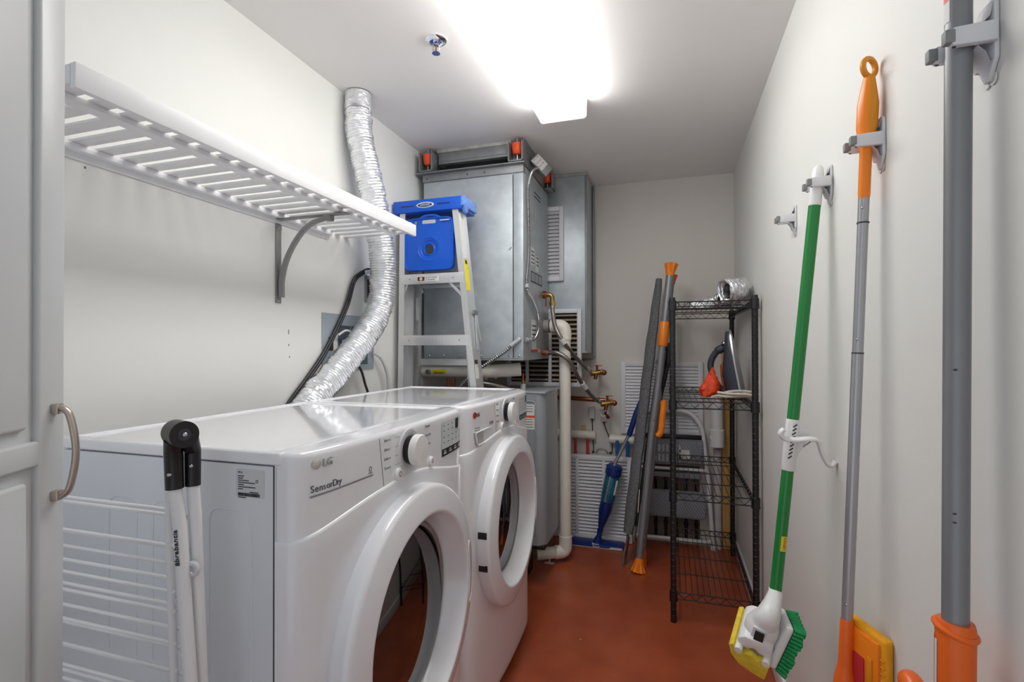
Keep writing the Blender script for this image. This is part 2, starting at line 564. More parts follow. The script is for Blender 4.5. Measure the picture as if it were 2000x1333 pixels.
t = thing('shelf_bracket', 'grey metal curved bracket propping the white slatted shelf', 'bracket', (XL, 1.35, 1.30))
obj('wall_strip', MB().box(XL + 0.0005, XL + 0.005, 1.338, 1.361, 1.306, 1.566, 0.001), M_BRACKET, t)
obj('arm', MB().box(XL + 0.003, -0.962, 1.338, 1.361, 1.5785, 1.5828, 0.001).box(XL + 0.003, XL + 0.006, 1.338, 1.361, 1.55, 1.5640), M_BRACKET, t)
arc = [V(XL + 0.016, 1.3495, 1.325), V(XL + 0.018, 1.3495, 1.385), V(XL + 0.038, 1.3495, 1.452), V(XL + 0.082, 1.3495, 1.518), V(XL + 0.132, 1.3495, 1.558), V(XL + 0.19, 1.3495, 1.572)]
sp = spline(arc, 8)
mb = MB()
for s0, s1 in ((-0.009, 0.009),):
    rows = []
    for i, p in enumerate(sp):
        tg = (sp[min(i + 1, len(sp) - 1)] - sp[max(i - 1, 0)]).normalized()
        nn = V(tg.z, 0, -tg.x)
        rows.append([p + V(0, -0.009, 0) + nn * 0.005, p + V(0, -0.003, 0) + nn * 0.002, p + V(0, 0.003, 0) + nn * 0.002, p + V(0, 0.009, 0) + nn * 0.005, p + V(0, 0.009, 0) - nn * 0.004, p + V(0, -0.009, 0) - nn * 0.004, p + V(0, -0.009, 0) + nn * 0.005])
    mb.grid(rows)
obj('brace', mb, M_BRACKET, t)
for z in (1.313, 1.552):
    obj('screw', MB().ball((XL + 0.005, 1.3495, z), 0.004, 10, (0.5, 1, 1)), M_STEEL, t)
mb = MB().box(XL + 0.185, XL + 0.212, 1.338, 1.361, 1.562, 1.580, 0.002)
obj('clip', mb, M_BRACKET, t)

# ================================================================== dryer and washer
MX0, MXS = -1.125, -0.615                    # back, seam between side and front panel
MW = 0.684


M_BADGE = mat('badge_grey', rgb(186, 186, 188), 0.25, 0.5)
M_LET = mat('lettering_grey', rgb(78, 78, 86), 0.6)
M_RULE = mat('rule_grey', rgb(136, 136, 142), 0.6)


def fx(u):
    return MXS + (0.050 + 0.015 * (1 - u * u)) * max(0.0, 1 - abs(u) ** 16) ** 0.42


def usamp():
    us = []
    for i in range(65):
        s = -1 + 2 * i / 64
        us.append(math.copysign(abs(math.sin(s * PI / 2)) ** 0.8, s))
    return us


def seam(u):
    pts = [(-1.0, 0.843), (-0.8, 0.855), (-0.55, 0.8685), (-0.3, 0.878), (-0.05, 0.882), (0.2, 0.876), (0.5, 0.855), (0.75, 0.838), (1.0, 0.824)]
    n_ = len(pts)
    for i in range(n_ - 1):
        if u <= pts[i + 1][0] + 1e-9:
            h_ = pts[i + 1][0] - pts[i][0]
            tt = (u - pts[i][0]) / h_
            m0 = (pts[i + 1][1] - pts[max(i - 1, 0)][1]) / (pts[i + 1][0] - pts[max(i - 1, 0)][0]) * h_
            m1 = (pts[min(i + 2, n_ - 1)][1] - pts[i][1]) / (pts[min(i + 2, n_ - 1)][0] - pts[i][0]) * h_
            return (2 * tt ** 3 - 3 * tt ** 2 + 1) * pts[i][1] + (tt ** 3 - 2 * tt ** 2 + tt) * m0 + (-2 * tt ** 3 + 3 * tt ** 2) * pts[i + 1][1] + (tt ** 3 - tt ** 2) * m1
    return pts[-1][1]


def machine(name, label, cat, y0, kind):
    yc = y0 + MW / 2
    t = thing(name, label, cat, ((MX0 + MXS) / 2, yc, 0))
    # body
    bm = bmesh.new()
    bmesh.ops.create_cube(bm, size=1)
    for v in bm.verts:
        v.co = V(MX0 + (v.co.x + 0.5) * (MXS - MX0), y0 + 0.003 + (v.co.y + 0.5) * (MW - 0.006), 0.025 + (v.co.z + 0.5) * 0.937)
    bmesh.ops.delete(bm, geom=[f for f in bm.faces if f.normal.x > 0.9], context='FACES')
    mb = MB().addbm(bm)
    obj('cabinet', mb, M_WSIDE, t)
    for sx in (MX0 + 0.06, MXS - 0.05):
        for sy in (y0 + 0.06, y0 + MW - 0.06):
            obj('foot', MB().cyl((sx, sy, 0), (sx, sy, 0.03), 0.022, n=14), M_BLACK, t)
    obj('panel_gap', MB().box(MXS - 0.0052, MXS - 0.0028, y0 + 0.0024, y0 + MW - 0.0024, 0.03, 0.963), M_DARK, t)
    us = usamp()
    yy = [yc + u * MW / 2 for u in us]
    # lower front panel with rolled upper edge
    rows = []
    for k_ in range(3):
        rows.append([V(fx(u) - 0.012 * (1, 0.15, 0)[k_], y, 0.03 + 0.012 * (0, 0.3, 1)[k_]) for u, y in zip(us, yy)])
    for f_ in [i_ / 40 for i_ in range(1, 40)]:
        rows.append([V(fx(u), y, 0.042 + (seam(u) - 0.056) * f_) for u, y in zip(us, yy)])
    for dx, dz in ((0, -0.008), (-0.0004, -0.0055), (-0.0016, -0.003), (-0.0036, -0.0014), (-0.0075, -0.0010)):
        rows.append([V(fx(u) + dx, yc + u * (MW / 2 + dx), seam(u) + dz) for u in us])
    mb = MB().grid(rows)
    mb.f = [f for f in mb.f if not all(math.hypot(mb.v[i].y - (y0 + 0.345), mb.v[i].z - 0.562) < 0.245 for i in f)]
    obj('front_panel', mb, M_WHITE, t, ang=50)
    # control fascia
    rows = []
    for dx, dz in ((-0.0038, -0.006), (-0.0038, 0.0), (-0.0038, 0.004), (-0.0038, 0.010)):
        rows.append([V(fx(u) + dx, yc + u * (MW / 2 + dx), seam(u) + dz) for u in us])
    for f_ in (0.3, 0.6, 0.9, 1.0):
        rows.append([V(fx(u) - 0.0038, yc + u * (MW / 2 - 0.0038), seam(u) + 0.010 + (0.974 - seam(u) - 0.010) * f_) for u in us])
    for dx, dz in ((-0.0045, 0.004), (-0.007, 0.0085), (-0.012, 0.0112), (-0.018, 0.0118), (-0.08, 0.0120)):
        rows.append([V(max(fx(u) + dx, MXS - 0.02), yc + u * (MW / 2 + max(dx, -0.012)), 0.974 + dz) for u in us])
    fascia = obj('control_panel', MB().grid(rows), M_WHITE, t, ang=50)
    # top: a rim around a slightly sunken glossy panel
    mb = MB()
    bm = bmesh.new()
    bmesh.ops.create_cube(bm, size=1)
    for v in bm.verts:
        v.co = V(MX0 - 0.004 + (v.co.x + 0.5) * (MXS + 0.010 - MX0 + 0.004), y0 + 0.0005 + (v.co.y + 0.5) * (MW - 0.001), 0.964 + (v.co.z + 0.5) * 0.0225)
    tf = [f for f in bm.faces if f.normal.z > 0.9]
    bmesh.ops.bevel(bm, geom=[e for e in bm.edges], offset=0.006, segments=3, profile=0.5, affect='EDGES')
    bm.faces.ensure_lookup_table()
    tf = max((f for f in bm.faces if f.normal.z > 0.99), key=lambda f: f.calc_area())
    r = bmesh.ops.inset_region(bm, faces=[tf], thickness=0.016, depth=0.0)
    r = bmesh.ops.inset_region(bm, faces=[tf], thickness=0.006, depth=-0.004)
    mb.addbm(bm)
    obj('top_panel', mb, M_WTOP, t, ang=25)
    # door ring
    cy, cz = y0 + 0.345, 0.562
    ring = [(0.276, -0.572), (0.2855, -0.565), (0.2863, -0.550), (0.2863, -0.535), (0.285, -0.527), (0.2815, -0.5222), (0.277, -0.520), (0.273, -0.5190), (0.250, -0.5145), (0.2290, -0.5105), (0.2250, -0.5102), (0.2220, -0.5115), (0.2200, -0.5150), (0.2190, -0.519), (0.210, -0.541), (0.201, -0.562), (0.198, -0.577), (0.198, -0.60)]
    door_ = obj('door', MB().lathe([(r_, h_) for r_, h_ in ring], (0, cy, cz), (1, 0, 0), 72), M_WHITE, t, ang=60)
    obj('door_seal', MB().lathe([(0.198, -0.574), (0.193, -0.568), (0.187, -0.574)], (0, cy, cz), (1, 0, 0), 64), M_BRACKET, door_)
    if kind == 'washer':
        gp = [(0.193, -0.572), (0.182, -0.568), (0.13, -0.560), (0.06, -0.556), (0.0, -0.555)]
    else:
        gp = [(0.193, -0.007), (0.17, -0.0042), (0.14, -0.0014), (0.10, 0.0015), (0.05, 0.0035), (0.0, 0.0040)]
    g = obj('door_glass', MB().lathe(gp, (-0.566 if kind == 'dryer' else 0, cy, cz + (0 if kind == 'dryer' else 0)), (1, 0, 0.07 if kind == 'dryer' else 0.0), 64), M_GLASS, door_, ang=80)
    g['label'] = 'smoky round glass'
    dr = [(0.20, -0.612), (0.21, -0.66), (0.215, -0.9), (0.15, -0.93), (0.0, -0.935)]
    mb = MB().lathe(dr, (0, cy, cz), (1, 0, 0), 48)
    obj('drum', mb, M_DRUM, t)
    for k_ in range(3):
        th = k_ * 2.094 + 0.6
        p0 = V(-0.68, cy + 0.20 * math.cos(th), cz + 0.20 * math.sin(th))
        p1 = V(-0.88, cy + 0.20 * math.cos(th), cz + 0.20 * math.sin(th))
        obj('drum_paddle', MB().tube([p0, p1], [0.022, 0.028], 10), M_DRUM, t)
    # hinge covers on the ring's left rim, grip on its right
    for dz in ((0.03, -0.072) if kind == 'washer' else ()):
        th = math.atan2(dz, -0.284)
        p = V(-0.545, cy + 0.2865 * math.cos(th), cz + 0.2865 * math.sin(th))
        obj('hinge_cover', MB().box(p.x - 0.010, p.x + 0.018, p.y - 0.0015, p.y + 0.003, p.z - 0.010, p.z + 0.010, 0.0008), M_BLACK, door_)
    rows, rim_a, rim_b = [], [], []
    for k_ in range(15):
        th = math.radians(-19 + 38 * k_ / 14)
        w_ = 0.0150 * min(1, ((1 - abs(k_ - 7) / 7.0) * 3.2) ** 0.5) + 0.0005
        pp = [V(-0.5145 + 0.0006 - 0.18 * (w_ * q), cy + (0.250 + w_ * q) * math.cos(th), cz + (0.250 + w_ * q) * math.sin(th)) for q in (-1.0, -0.6, 0.0, 0.6, 1.0)]
        rows.append(pp)
        rim_a.append(pp[0])
        rim_b.append(pp[-1])
    gr = obj('grip_pocket', MB().grid(rows), mat('pocket_shade_grey', rgb(186, 186, 192), 0.5), door_, ang=60)  # plate laid on the ring, greyed to give the shade of a recess
    obj('grip_rim', MB().tube(rim_a + rim_b[::-1], 0.0016, 8, closed=True), M_WHITE, gr)
    # controls
    R_, Z_ = V(0, 1, 0), V(0, 0, 1)

    def fp(dy, z, off=0.0):
        u = (dy / MW) * 2 - 1
        return V(fx(u) - 0.0038 + off, y0 + dy, z)

    kc = fp(0.332, 0.932)
    obj('dial_bezel', MB().lathe([(0.047, -0.001), (0.0465, 0.002), (0.042, 0.0025), (0.036, 0.001), (0.0, 0.001)], kc, (1, 0, 0), 40), M_HOLDER, t)
    kn = obj('dial', MB().lathe([(0.0345, 0.016), (0.0345, 0.028), (0.032, 0.0315), (0.0, 0.0325)], kc, (1, 0, 0), 40), M_WPLAST, t)
    k2 = obj('dial_collar', MB().lathe([(0.031, 0.001), (0.0335, 0.012), (0.0335, 0.017), (0.0, 0.0175)], kc, (1, 0, 0), 40), M_BLACK, kn)
    for dy, z, rr in ((0.285, 0.889, 0.0135), (0.438, 0.884, 0.0105)):
        bt = obj('button', MB().lathe([(rr, 0.0), (rr, 0.004), (rr * 0.85, 0.006), (0.0, 0.0066)], fp(dy, z), (1, 0, 0), 24), M_WPLAST, t)
        q = fp(dy, z, 0.0068)
        obj('mark', MB().lathe([(rr * 0.45, 0), (rr * 0.33, 0.0003), (rr * 0.33, -0.001), (rr * 0.45, -0.001)], q, (1, 0, 0), 18, True), M_INK, bt)
    # display with a black key strip
    d0, d1 = 0.503, 0.666
    dsp = obj('display', MB().grid([[fp(d0 + (d1 - d0) * i / 8, z, 0.0008) for i in range(9)] for z in (0.897, 0.967)]), mat('pale_display_film', rgb(205, 214, 216), 0.25, var=0.03), t)
    obj('key_strip', MB().grid([[fp(d0 + 0.003 + (d1 - d0) * i / 8, z, 0.0010) for i in range(9)] for z in (0.878, 0.897)]), M_BLACK, dsp)
    obj('digit_window', MB().grid([[fp(0.600 + 0.024 * i / 2, z, 0.0016) for i in range(3)] for z in (0.938, 0.965)]), M_BLACK, dsp)
    mb = MB()
    for i in range(5):
        for z in (0.955, 0.942, 0.926, 0.912):
            if 0.6 < d0 + 0.014 + i * 0.028 < 0.63 and z > 0.93:
                continue
            mb.grid([[fp(d0 + 0.010 + i * 0.029 + 0.010 * j, zz, 0.0016) for j in range(2)] for zz in (z, z + 0.0022)])
    obj('display_print', mb, M_INK, dsp)
    mb = MB()
    for i in range(4):
        mb.grid([[fp(d0 + 0.012 + i * 0.037 + 0.018 * j, zz, 0.0018) for j in range(2)] for zz in (0.884, 0.8875)])
        mb.grid([[fp(d0 + 0.014 + i * 0.037 + 0.012 * j, zz, 0.0018) for j in range(2)] for zz in (0.890, 0.8925)])
    obj('key_print', mb, M_HOLDER, dsp)
    # programme names around the dial
    for i, s in enumerate(('Normal', 'Heavy Dry', 'Delicates', 'Towels')):
        z = 0.965 - i * 0.019
        p = fp(0.232, z, 0.0004)
        text('programme_print', s, 0.0085, p, R_, Z_, M_INK, fascia, 0.0002)
        obj('programme_line', MB().grid([[fp(0.272 + 0.018 * j, zz, 0.0006) for j in range(2)] for zz in (z + 0.002, z + 0.0028)]), M_INK, fascia)
    for i, s in enumerate(('Towels', 'Cool Air', 'Sanitary')):
        z = 0.968 - i * 0.021
        text('programme_print', s, 0.0085, fp(0.408, z, 0.0004), R_, Z_, M_INK, fascia, 0.0002)
    # seam between badge side and control side
    mb = MB().grid([[fp(0.213 + (0.983 - z) * 0.16 + dx, z, 0.0004) for dx in (0, 0.0012)] for z in (0.876, 0.90, 0.93, 0.96, 0.976)])
    obj('panel_seam', mb, M_DARK, fascia)
    # badge
    tl = (fp(0.10, 0.9) - fp(0.02, 0.9)).normalized()
    nn = tl.cross(Z_)
    if kind == 'dryer':
        p = fp(0.042, 0.962, 0.001)
        bd = obj('maker_badge', MB().lathe([(0.0085, -0.001), (0.0085, 0.0012), (0.007, 0.002), (0.0, 0.0022)], p, nn, 24), mat('champagne_badge', rgb(206, 202, 188), 0.3, 0.4), t)
        text('badge_letters', 'LG', 0.019, fp(0.054, 0.9555, 0.0016), fp(0.08, 0.9) - fp(0.054, 0.9), Z_, M_BADGE, bd, 0.0015)
        p = fp(0.030, 0.916, 0.0015)
        for i_, ch_ in enumerate('SensorDry'):
            a_ = 0.031 + (0, 0.0080, 0.0166, 0.0252, 0.0326, 0.0414, 0.0470, 0.0580, 0.0630)[i_]
            text('letter', ch_, 0.0165, fp(a_, 0.9155, 0.0008), (fp(a_ + 0.008, 0.9) - fp(a_, 0.9)), Z_, M_LET, fascia, 0.0003)
        mb = MB().grid([[fp(0.030 + 0.163 * i / 8, z, 0.0012) for i in range(9)] for z in (0.9075, 0.9105)])
        obj('underline', mb, M_RULE, fascia)
        mb = MB().lathe([(0.005, 0), (0.0035, 0.0003)], fp(0.185, 0.922, 0.0006), (1, 0, 0), 16)
        mb.grid([[fp(0.179 + 0.011 * j, z, 0.0008) for j in range(2)] for z in (0.9135, 0.9155)])
        obj('small_mark', mb, M_INK, fascia)
    else:
        mr = mat('red_badge', rgb(168, 42, 40), 0.35)
        p = fp(0.060, 0.953, 0.0008)
        bd = obj('maker_badge', MB().lathe([(0.0095, -0.001), (0.0095, 0.0008), (0.0, 0.001)], p, nn, 24), mr, t)
        text('badge_letters', 'LG', 0.016, fp(0.073, 0.947, 0.0012), fp(0.095, 0.9) - fp(0.073, 0.9), Z_, M_DARK, bd, 0.0008)
        # detergent drawer
        dw = []
        for (a, z) in ((0.055, 0.901), (0.205, 0.901), (0.208, 0.896), (0.204, 0.868), (0.196, 0.861), (0.075, 0.861), (0.066, 0.866), (0.055, 0.896)):
            dw.append((a, z))
        x_ = fp(0.13, 0.9).x
        mb = MB().prism([(a, z) for a, z in dw], (x_ - 0.02, y0, 0), (0, 1, 0), (0, 0, 1), 0.0195)
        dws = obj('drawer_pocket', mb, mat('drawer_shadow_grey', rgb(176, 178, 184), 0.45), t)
        rim = [V(x_ + 0.0012, y0 + a, z) for a, z in dw]
        obj('drawer_rim', MB().tube(rim, 0.0022, 8, closed=True), M_WPLAST, dws)
        text('drawer_print', 'Tub Clean', 0.007, fp(0.060, 0.911, 0.0005), tl, Z_, M_INK, fascia, 0.0002)
        text('drawer_print', 'Detergent', 0.007, fp(0.060, 0.904, 0.0005), tl, Z_, M_INK, fascia, 0.0002)
        mb = MB()
        for a in (0.172, 0.184, 0.195):
            mb.grid([[fp(a + 0.007 * j, z, 0.0006) for j in range(2)] for z in (0.910, 0.920)])
        obj('small_mark', mb, M_INK, fascia)
    # pressed outline on the side, rating label
    if kind == 'dryer':
        yS = y0 + 0.0028
        for a0, a1 in ((-0.755, -0.665), (-0.885, -0.815), (-0.995, -0.925)):
            mb = MB().tube(fillet([V(a0, yS, 0.60), V(a0, yS, 0.885), V(a1, yS, 0.885), V(a1, yS, 0.60)], 0.025), 0.0014, 8)
            obj('side_embossing', mb, M_WSIDE, t)
        lab = obj('rating_label', plate(MB(), (-0.6675, y0 + 0.0028, 0.9315), (1, 0, 0), (0, 0, 1), 0.058, 0.046, 0.0006, 0.002), mat('silver_label', rgb(206, 209, 213), 0.45, 0.1), t)
        yq = y0 + 0.0020
        mb = MB()
        for i, wd in enumerate((0.012, 0.010, 0.022, 0.035, 0.012, 0.036, 0.010)):
            mb.box(-0.692, -0.692 + wd, yq - 0.0003, yq + 0.0003, 0.9425 - i * 0.0036, 0.9440 - i * 0.0036)
        x = -0.692
        while x < -0.649:
            wd = random.choice((0.0006, 0.0012, 0.0018))
            mb.box(x, x + wd, yq - 0.0003, yq + 0.0003, 0.9100, 0.9155)
            x += wd + random.choice((0.0005, 0.0008))
        mb.box(-0.692, -0.676, yq - 0.0003, yq + 0.0003, 0.9070, 0.9085)
        mb.box(-0.668, -0.650, yq - 0.0003, yq + 0.0003, 0.9165, 0.9180)
        mb.lathe([(0.0028, 0), (0.0018, 0.0003)], V(-0.653, yq, 0.936), (0, -1, 0), 16)
        mb.lathe([(0.0016, 0), (0.0001, 0.0003)], V(-0.6905, yq, 0.9495), (0, -1, 0), 12)
        obj('label_print', mb, M_DARK, lab)
        text('label_letters', 'LG', 0.0042, (-0.688, yq, 0.948), (1, 0, 0), (0, 0, 1), M_DARK, lab, 0.0002)
    return t


DRYER = machine('clothes_dryer', 'white front-loading clothes dryer nearest the camera with rating label on its side', 'dryer', 0.667, 'dryer')
machine('washing_machine', 'white front-loading washing machine with detergent drawer, beyond the dryer', 'washing machine', 1.358, 'washer')

# ================================================================== flexible dryer duct
def corrugated(path, r, amp, pitch, n=36, crumple=0.006, seed=0.0):
    sp = spline(path, 24)
    # resample evenly
    cum = [0]
    for a, b_ in zip(sp, sp[1:]):
        cum.append(cum[-1] + (b_ - a).length)
    step = pitch / 4
    m_ = int(cum[-1] / step)
    out, rad = [], []
    j = 0
    for i in range(m_ + 1):
        s = i * step
        while j < len(cum) - 2 and cum[j + 1] < s:
            j += 1
        tt = (s - cum[j]) / max(1e-9, cum[j + 1] - cum[j])
        out.append(sp[j].lerp(sp[j + 1], min(1, tt)))
        rad.append(r + amp * (1, 0.3, -1, 0.3)[i % 4])
    mb = MB().tube(out, rad, n, caps=False)
    k_ = len(mb.v) // n
    for i in range(k_):
        for q in range(n):
            v = mb.v[i * n + q]
            d = (v - out[i])
            dn = d.normalized()
            nv = noise.noise(v * 38 + Vector((seed, 0, 0))) * crumple + noise.noise(v * 95 + Vector((seed, 5, 0))) * crumple * 0.6
            mb.v[i * n + q] = v + dn * nv
    return mb


t = thing('dryer_duct', 'silver foil flexible dryer duct running from the ceiling down behind the machines', 'duct', (-1.178, 1.72, 0.96))
path = [(-1.178, 1.719, 2.12), (-1.168, 1.713, 2.0), (-1.150, 1.735, 1.87), (-1.130, 1.772, 1.696), (-1.118, 1.80, 1.493), (-1.122, 1.788, 1.335), (-1.138, 1.73, 1.229), (-1.158, 1.64, 1.135), (-1.176, 1.545, 1.045), (-1.180, 1.46, 0.985), (-1.180, 1.40, 0.93)]
obj('foil_hose', corrugated(path, 0.0495, 0.0022, 0.011), M_FOIL, t, ang=80)
obj('ceiling_collar', MB().lathe([(0.047, -0.004), (0.050, -0.004), (0.051, -0.05), (0.053, -0.052), (0.053, -0.060), (0.049, -0.062)], (-1.178, 1.719, ZC), (0, 0, 1), 36), M_FOIL, t)
obj('hose_clamp', MB().lathe([(0.0505, -0.068), (0.052, -0.068), (0.052, -0.078), (0.0505, -0.078)], (-1.177, 1.7185, ZC), (0, 0, 1), 36, True), M_STEEL, t)

# ================================================================== outlet, power cord, water box, hoses
t = thing('power_outlet', 'brown heavy duty wall outlet half hidden behind the silver duct', 'outlet', (XL, 1.875, 1.36))
obj('cover_plate', MB().box(XL + 0.0005, XL + 0.006, 1.842, 1.925, 1.352, 1.468, 0.002), M_GALVD, t)
obj('socket_face', MB().box(XL + 0.005, XL + 0.010, 1.855, 1.912, 1.372, 1.450, 0.004), M_RUST, t)
pts = [V(-1.208, 1.865, 1.45), V(-1.203, 1.840, 1.485), V(-1.212, 1.79, 1.465), V(-1.217, 1.745, 1.427), V(-1.220, 1.70, 1.32), V(-1.222, 1.587, 1.159), V(-1.222, 1.489, 1.059), V(-1.222, 1.40, 0.98), V(-1.222, 1.33, 0.90), V(-1.18, 1.25, 0.80), V(-1.128, 1.22, 0.78)]
sp = spline(pts, 8)
cd = obj('power_cord', MB().tube([p + V(0, -0.0045, 0.003) for p in sp], 0.0060, 10).tube([p + V(0, 0.0045, -0.003) for p in sp], 0.0060, 10), M_CORD, DRYER)
cd['label'] = 'thick black twin power cord curving up to the outlet'
obj('plug', MB().box(XL + 0.0105, XL + 0.034, 1.868, 1.900, 1.385, 1.455, 0.006), M_BLACK, cd)
obj('tape_wrap', MB().cyl((-1.204, 1.833, 1.480), (-1.209, 1.805, 1.472), 0.0098), M_CLEAR, cd)

t = thing('supply_box', 'blue-grey metal washer supply box set in the left wall', 'utility box', (XL, 1.74, 1.07))
bx = XL + 0.0005
mb = MB()
mb.box(bx, bx + 0.004, 1.568, 1.66, 1.068, 1.290).box(bx, bx + 0.004, 1.86, 1.905, 1.068, 1.290)
mb.box(bx, bx + 0.004, 1.66, 1.86, 1.246, 1.290).box(bx, bx + 0.004, 1.66, 1.86, 1.068, 1.090)
obj('face_frame', mb, M_BOXGREY, t)
obj('recess', MB().box(bx - 0.0002, bx + 0.0012, 1.66, 1.86, 1.09, 1.246), M_BOXIN, t)
for y in (1.74, 1.80):
    obj('recess_rib', MB().box(bx + 0.001, bx + 0.004, y, y + 0.003, 1.09, 1.246), M_BOXGREY, t)
v_ = obj('valve', MB().cyl((bx + 0.002, 1.70, 1.15), (bx + 0.024, 1.70, 1.15), 0.009).cyl((bx + 0.016, 1.70, 1.11), (bx + 0.016, 1.70, 1.16), 0.007), M_BRASS, t)
obj('valve_handle', MB().box(bx + 0.022, bx + 0.030, 1.685, 1.722, 1.166, 1.177, 0.003), mat('lilac_plastic', rgb(196, 176, 196), 0.5), v_)
v_ = obj('valve', MB().cyl((bx + 0.002, 1.76, 1.18), (bx + 0.02, 1.76, 1.18), 0.008), M_BRASS, t)
obj('valve_handle', MB().box(bx + 0.016, bx + 0.026, 1.742, 1.778, 1.176, 1.190, 0.003), M_PBLUE, v_)
obj('outlet_plate', MB().box(bx + 0.003, bx + 0.007, 1.602, 1.628, 1.150, 1.200, 0.001), M_RUST, t)
obj('tag', MB().box(bx + 0.003, bx + 0.0045, 1.632, 1.656, 1.150, 1.215), M_LABEL, t)
pts = [(bx + 0.02, 1.640, 1.208), (bx + 0.035, 1.668, 1.226), (bx + 0.035, 1.705, 1.212), (bx + 0.022, 1.715, 1.172)]
tag(obj('water_hose', MB().tube(spline(pts, 8), 0.0045, 10), M_HOSE), 'short pale hose looped inside the wall supply box', 'hose')
pts = [(XL + 0.012, 1.885, 1.14), (-1.205, 1.92, 1.118), (-1.20, 1.952, 1.075), (-1.20, 1.975, 1.02), (-1.20, 1.982, 0.93), (-1.20, 1.98, 0.80)]
tag(obj('drain_hose', MB().tube(spline(pts, 8), 0.0075, 12), M_HOSE), 'pale grey hose bending down behind the washing machine beside the ladder', 'hose')
pts = [(-1.20, 1.74, 1.10), (-1.20, 1.775, 1.06), (-1.198, 1.795, 1.01), (-1.19, 1.81, 0.95), (-1.19, 1.80, 0.85)]
tag(obj('fill_hose', MB().tube(spline(pts, 8), 0.0050, 10), M_CORD), 'dark hose hanging under the silver duct behind the machines', 'hose')

# ================================================================== step ladder
LYF = 2.085
t = thing('step_ladder', 'folded aluminium step ladder with blue cap standing behind the washing machine', 'ladder', (-1.04, 2.12, 0))


def railx(side, z):
    if side == 0:
        return -1.192 - 0.026 * (1.80 - z) / 1.80
    return -0.905 + 0.090 * (1.80 - z) / 0.83 if z > 0.0 else 0


for s in (0, 1):
    zt, zb = 1.795, 0.0
    top, bot = V(railx(s, zt), LYF + 0.012, zt), V(railx(s, zb) if s == 0 else -0.905 + 0.195, LYF + 0.012, zb)
    sg = 1 if s == 0 else -1
    mb = MB()
    o1 = V(0, 0.016, 0)
    mb.bar(top + o1, bot + o1, 0.003, 0.090, (0, 1, 0))
    mb.bar(top + V(sg * 0.013, -0.029, 0), bot + V(sg * 0.013, -0.029, 0), 0.028, 0.003, (0, 1, 0))
    mb.bar(top + V(sg * 0.013, 0.060, 0), bot + V(sg * 0.013, 0.060, 0), 0.028, 0.003, (0, 1, 0))
    r_ = obj('front_rail', mb, M_ALU, t)
    if s == 1:
        a_ = V(railx(1, 1.60) + 0.0003, LYF + 0.0, 1.60)
        def onrail(z, y):
            return V(railx(1, z) + 0.0022, y, z)
        for (z0, z1, mm, nm) in ((1.56, 1.76, M_LABEL, 'rail_label'), (1.415, 1.555, M_YEL, 'yellow_rail_label'), (1.02, 1.085, M_LABEL, 'rail_label'), (1.087, 1.105, M_RUST, 'danger_label')):
            mb = MB().bar(onrail(z0, LYF + 0.010), onrail(z1, LYF + 0.010), 0.0012, 0.046 if z0 > 1.3 else 0.034, (0, 1, 0))
            obj(nm, mb, mm, r_)
        for i in range(9):
            z = 1.575 + i * 0.02
            obj('label_line', MB().bar(onrail(z, LYF + 0.010) + V(0.0004, 0, 0), onrail(z + 0.006, LYF + 0.010) + V(0.0004, 0, 0), 0.0012, 0.026, (0, 1, 0)), M_HOLDER, r_)
        obj('label_symbol', MB().bar(onrail(1.535, LYF + 0.010) + V(0.0005, 0, 0), onrail(1.552, LYF + 0.010) + V(0.0005, 0, 0), 0.0012, 0.024, (0, 1, 0)), M_DARK, r_)
        text('label_lettering', 'CAUTION', 0.016, onrail(1.52, LYF - 0.0) + V(0.0012, 0.016, 0), (0, 0, -1), (0, 1, 0), M_DARK, r_, 0.0002)
        text('label_lettering', 'DANGER', 0.013, onrail(1.08, LYF - 0.0) + V(0.0012, 0.012, 0), (0, 0, -1), (0, 1, 0), M_DARK, r_, 0.0002)
    obj('rail_foot', MB().box(bot.x - 0.016, bot.x + 0.016, LYF - 0.022, LYF + 0.076, 0, 0.03, 0.003), M_BLACK, t)
    # rear rail, folded in close behind
    xr0, xr1 = (-1.165, -1.183) if s == 0 else (-0.94, -0.83)
    mb = MB().bar((xr0, LYF + 0.112, 1.76), (xr1, LYF + 0.112, 0.02), 0.022, 0.03, (0, 1, 0))
    obj('rear_rail', mb, M_ALU, t)
for z in (1.495, 1.215, 0.93, 0.64, 0.35):
    xa, xb = railx(0, z) + 0.004, railx(1, z) - 0.004
    mb = MB().box(xa, xb, LYF - 0.018, LYF + 0.055, z - 0.003, z + 0.001).box(xa, xb, LYF - 0.020, LYF - 0.016, z - 0.045, z + 0.001, 0.001).box(xa, xb, LYF + 0.051, LYF + 0.055, z - 0.03, z + 0.001)
    st = obj('step', mb, M_ALU, t)
    if z > 1.4:
        obj('step_label', MB().box(-1.105, -0.995, LYF - 0.0208, LYF - 0.0198, z - 0.034, z - 0.010), M_LABEL, st)
        obj('danger_mark', MB().box(-1.101, -1.066, LYF - 0.0214, LYF - 0.0206, z - 0.031, z - 0.013), M_RUST, st)
        obj('danger_oval', MB().lathe([(0.008, 0), (0.0, 0.0003)], (-1.0835, LYF - 0.0214, z - 0.022), (0, -1, 0), 16), mat('salmon_print', rgb(236, 176, 150), 0.6), st)
        text('step_lettering', 'DO NOT STAND', 0.009, (-1.062, LYF - 0.0212, z - 0.020), (1, 0, 0), (0, 0, 1), M_DARK, st, 0.0002, xs=0.85)
        text('step_lettering', 'AT OR ABOVE', 0.009, (-1.062, LYF - 0.0212, z - 0.030), (1, 0, 0), (0, 0, 1), M_DARK, st, 0.0002, xs=0.85)
    for x in (xa + 0.05, xb - 0.05):
        obj('rivet', MB().ball((x, LYF - 0.020, z - 0.022), 0.0035, 8, (1, 0.5, 1)), M_GALVD, t)
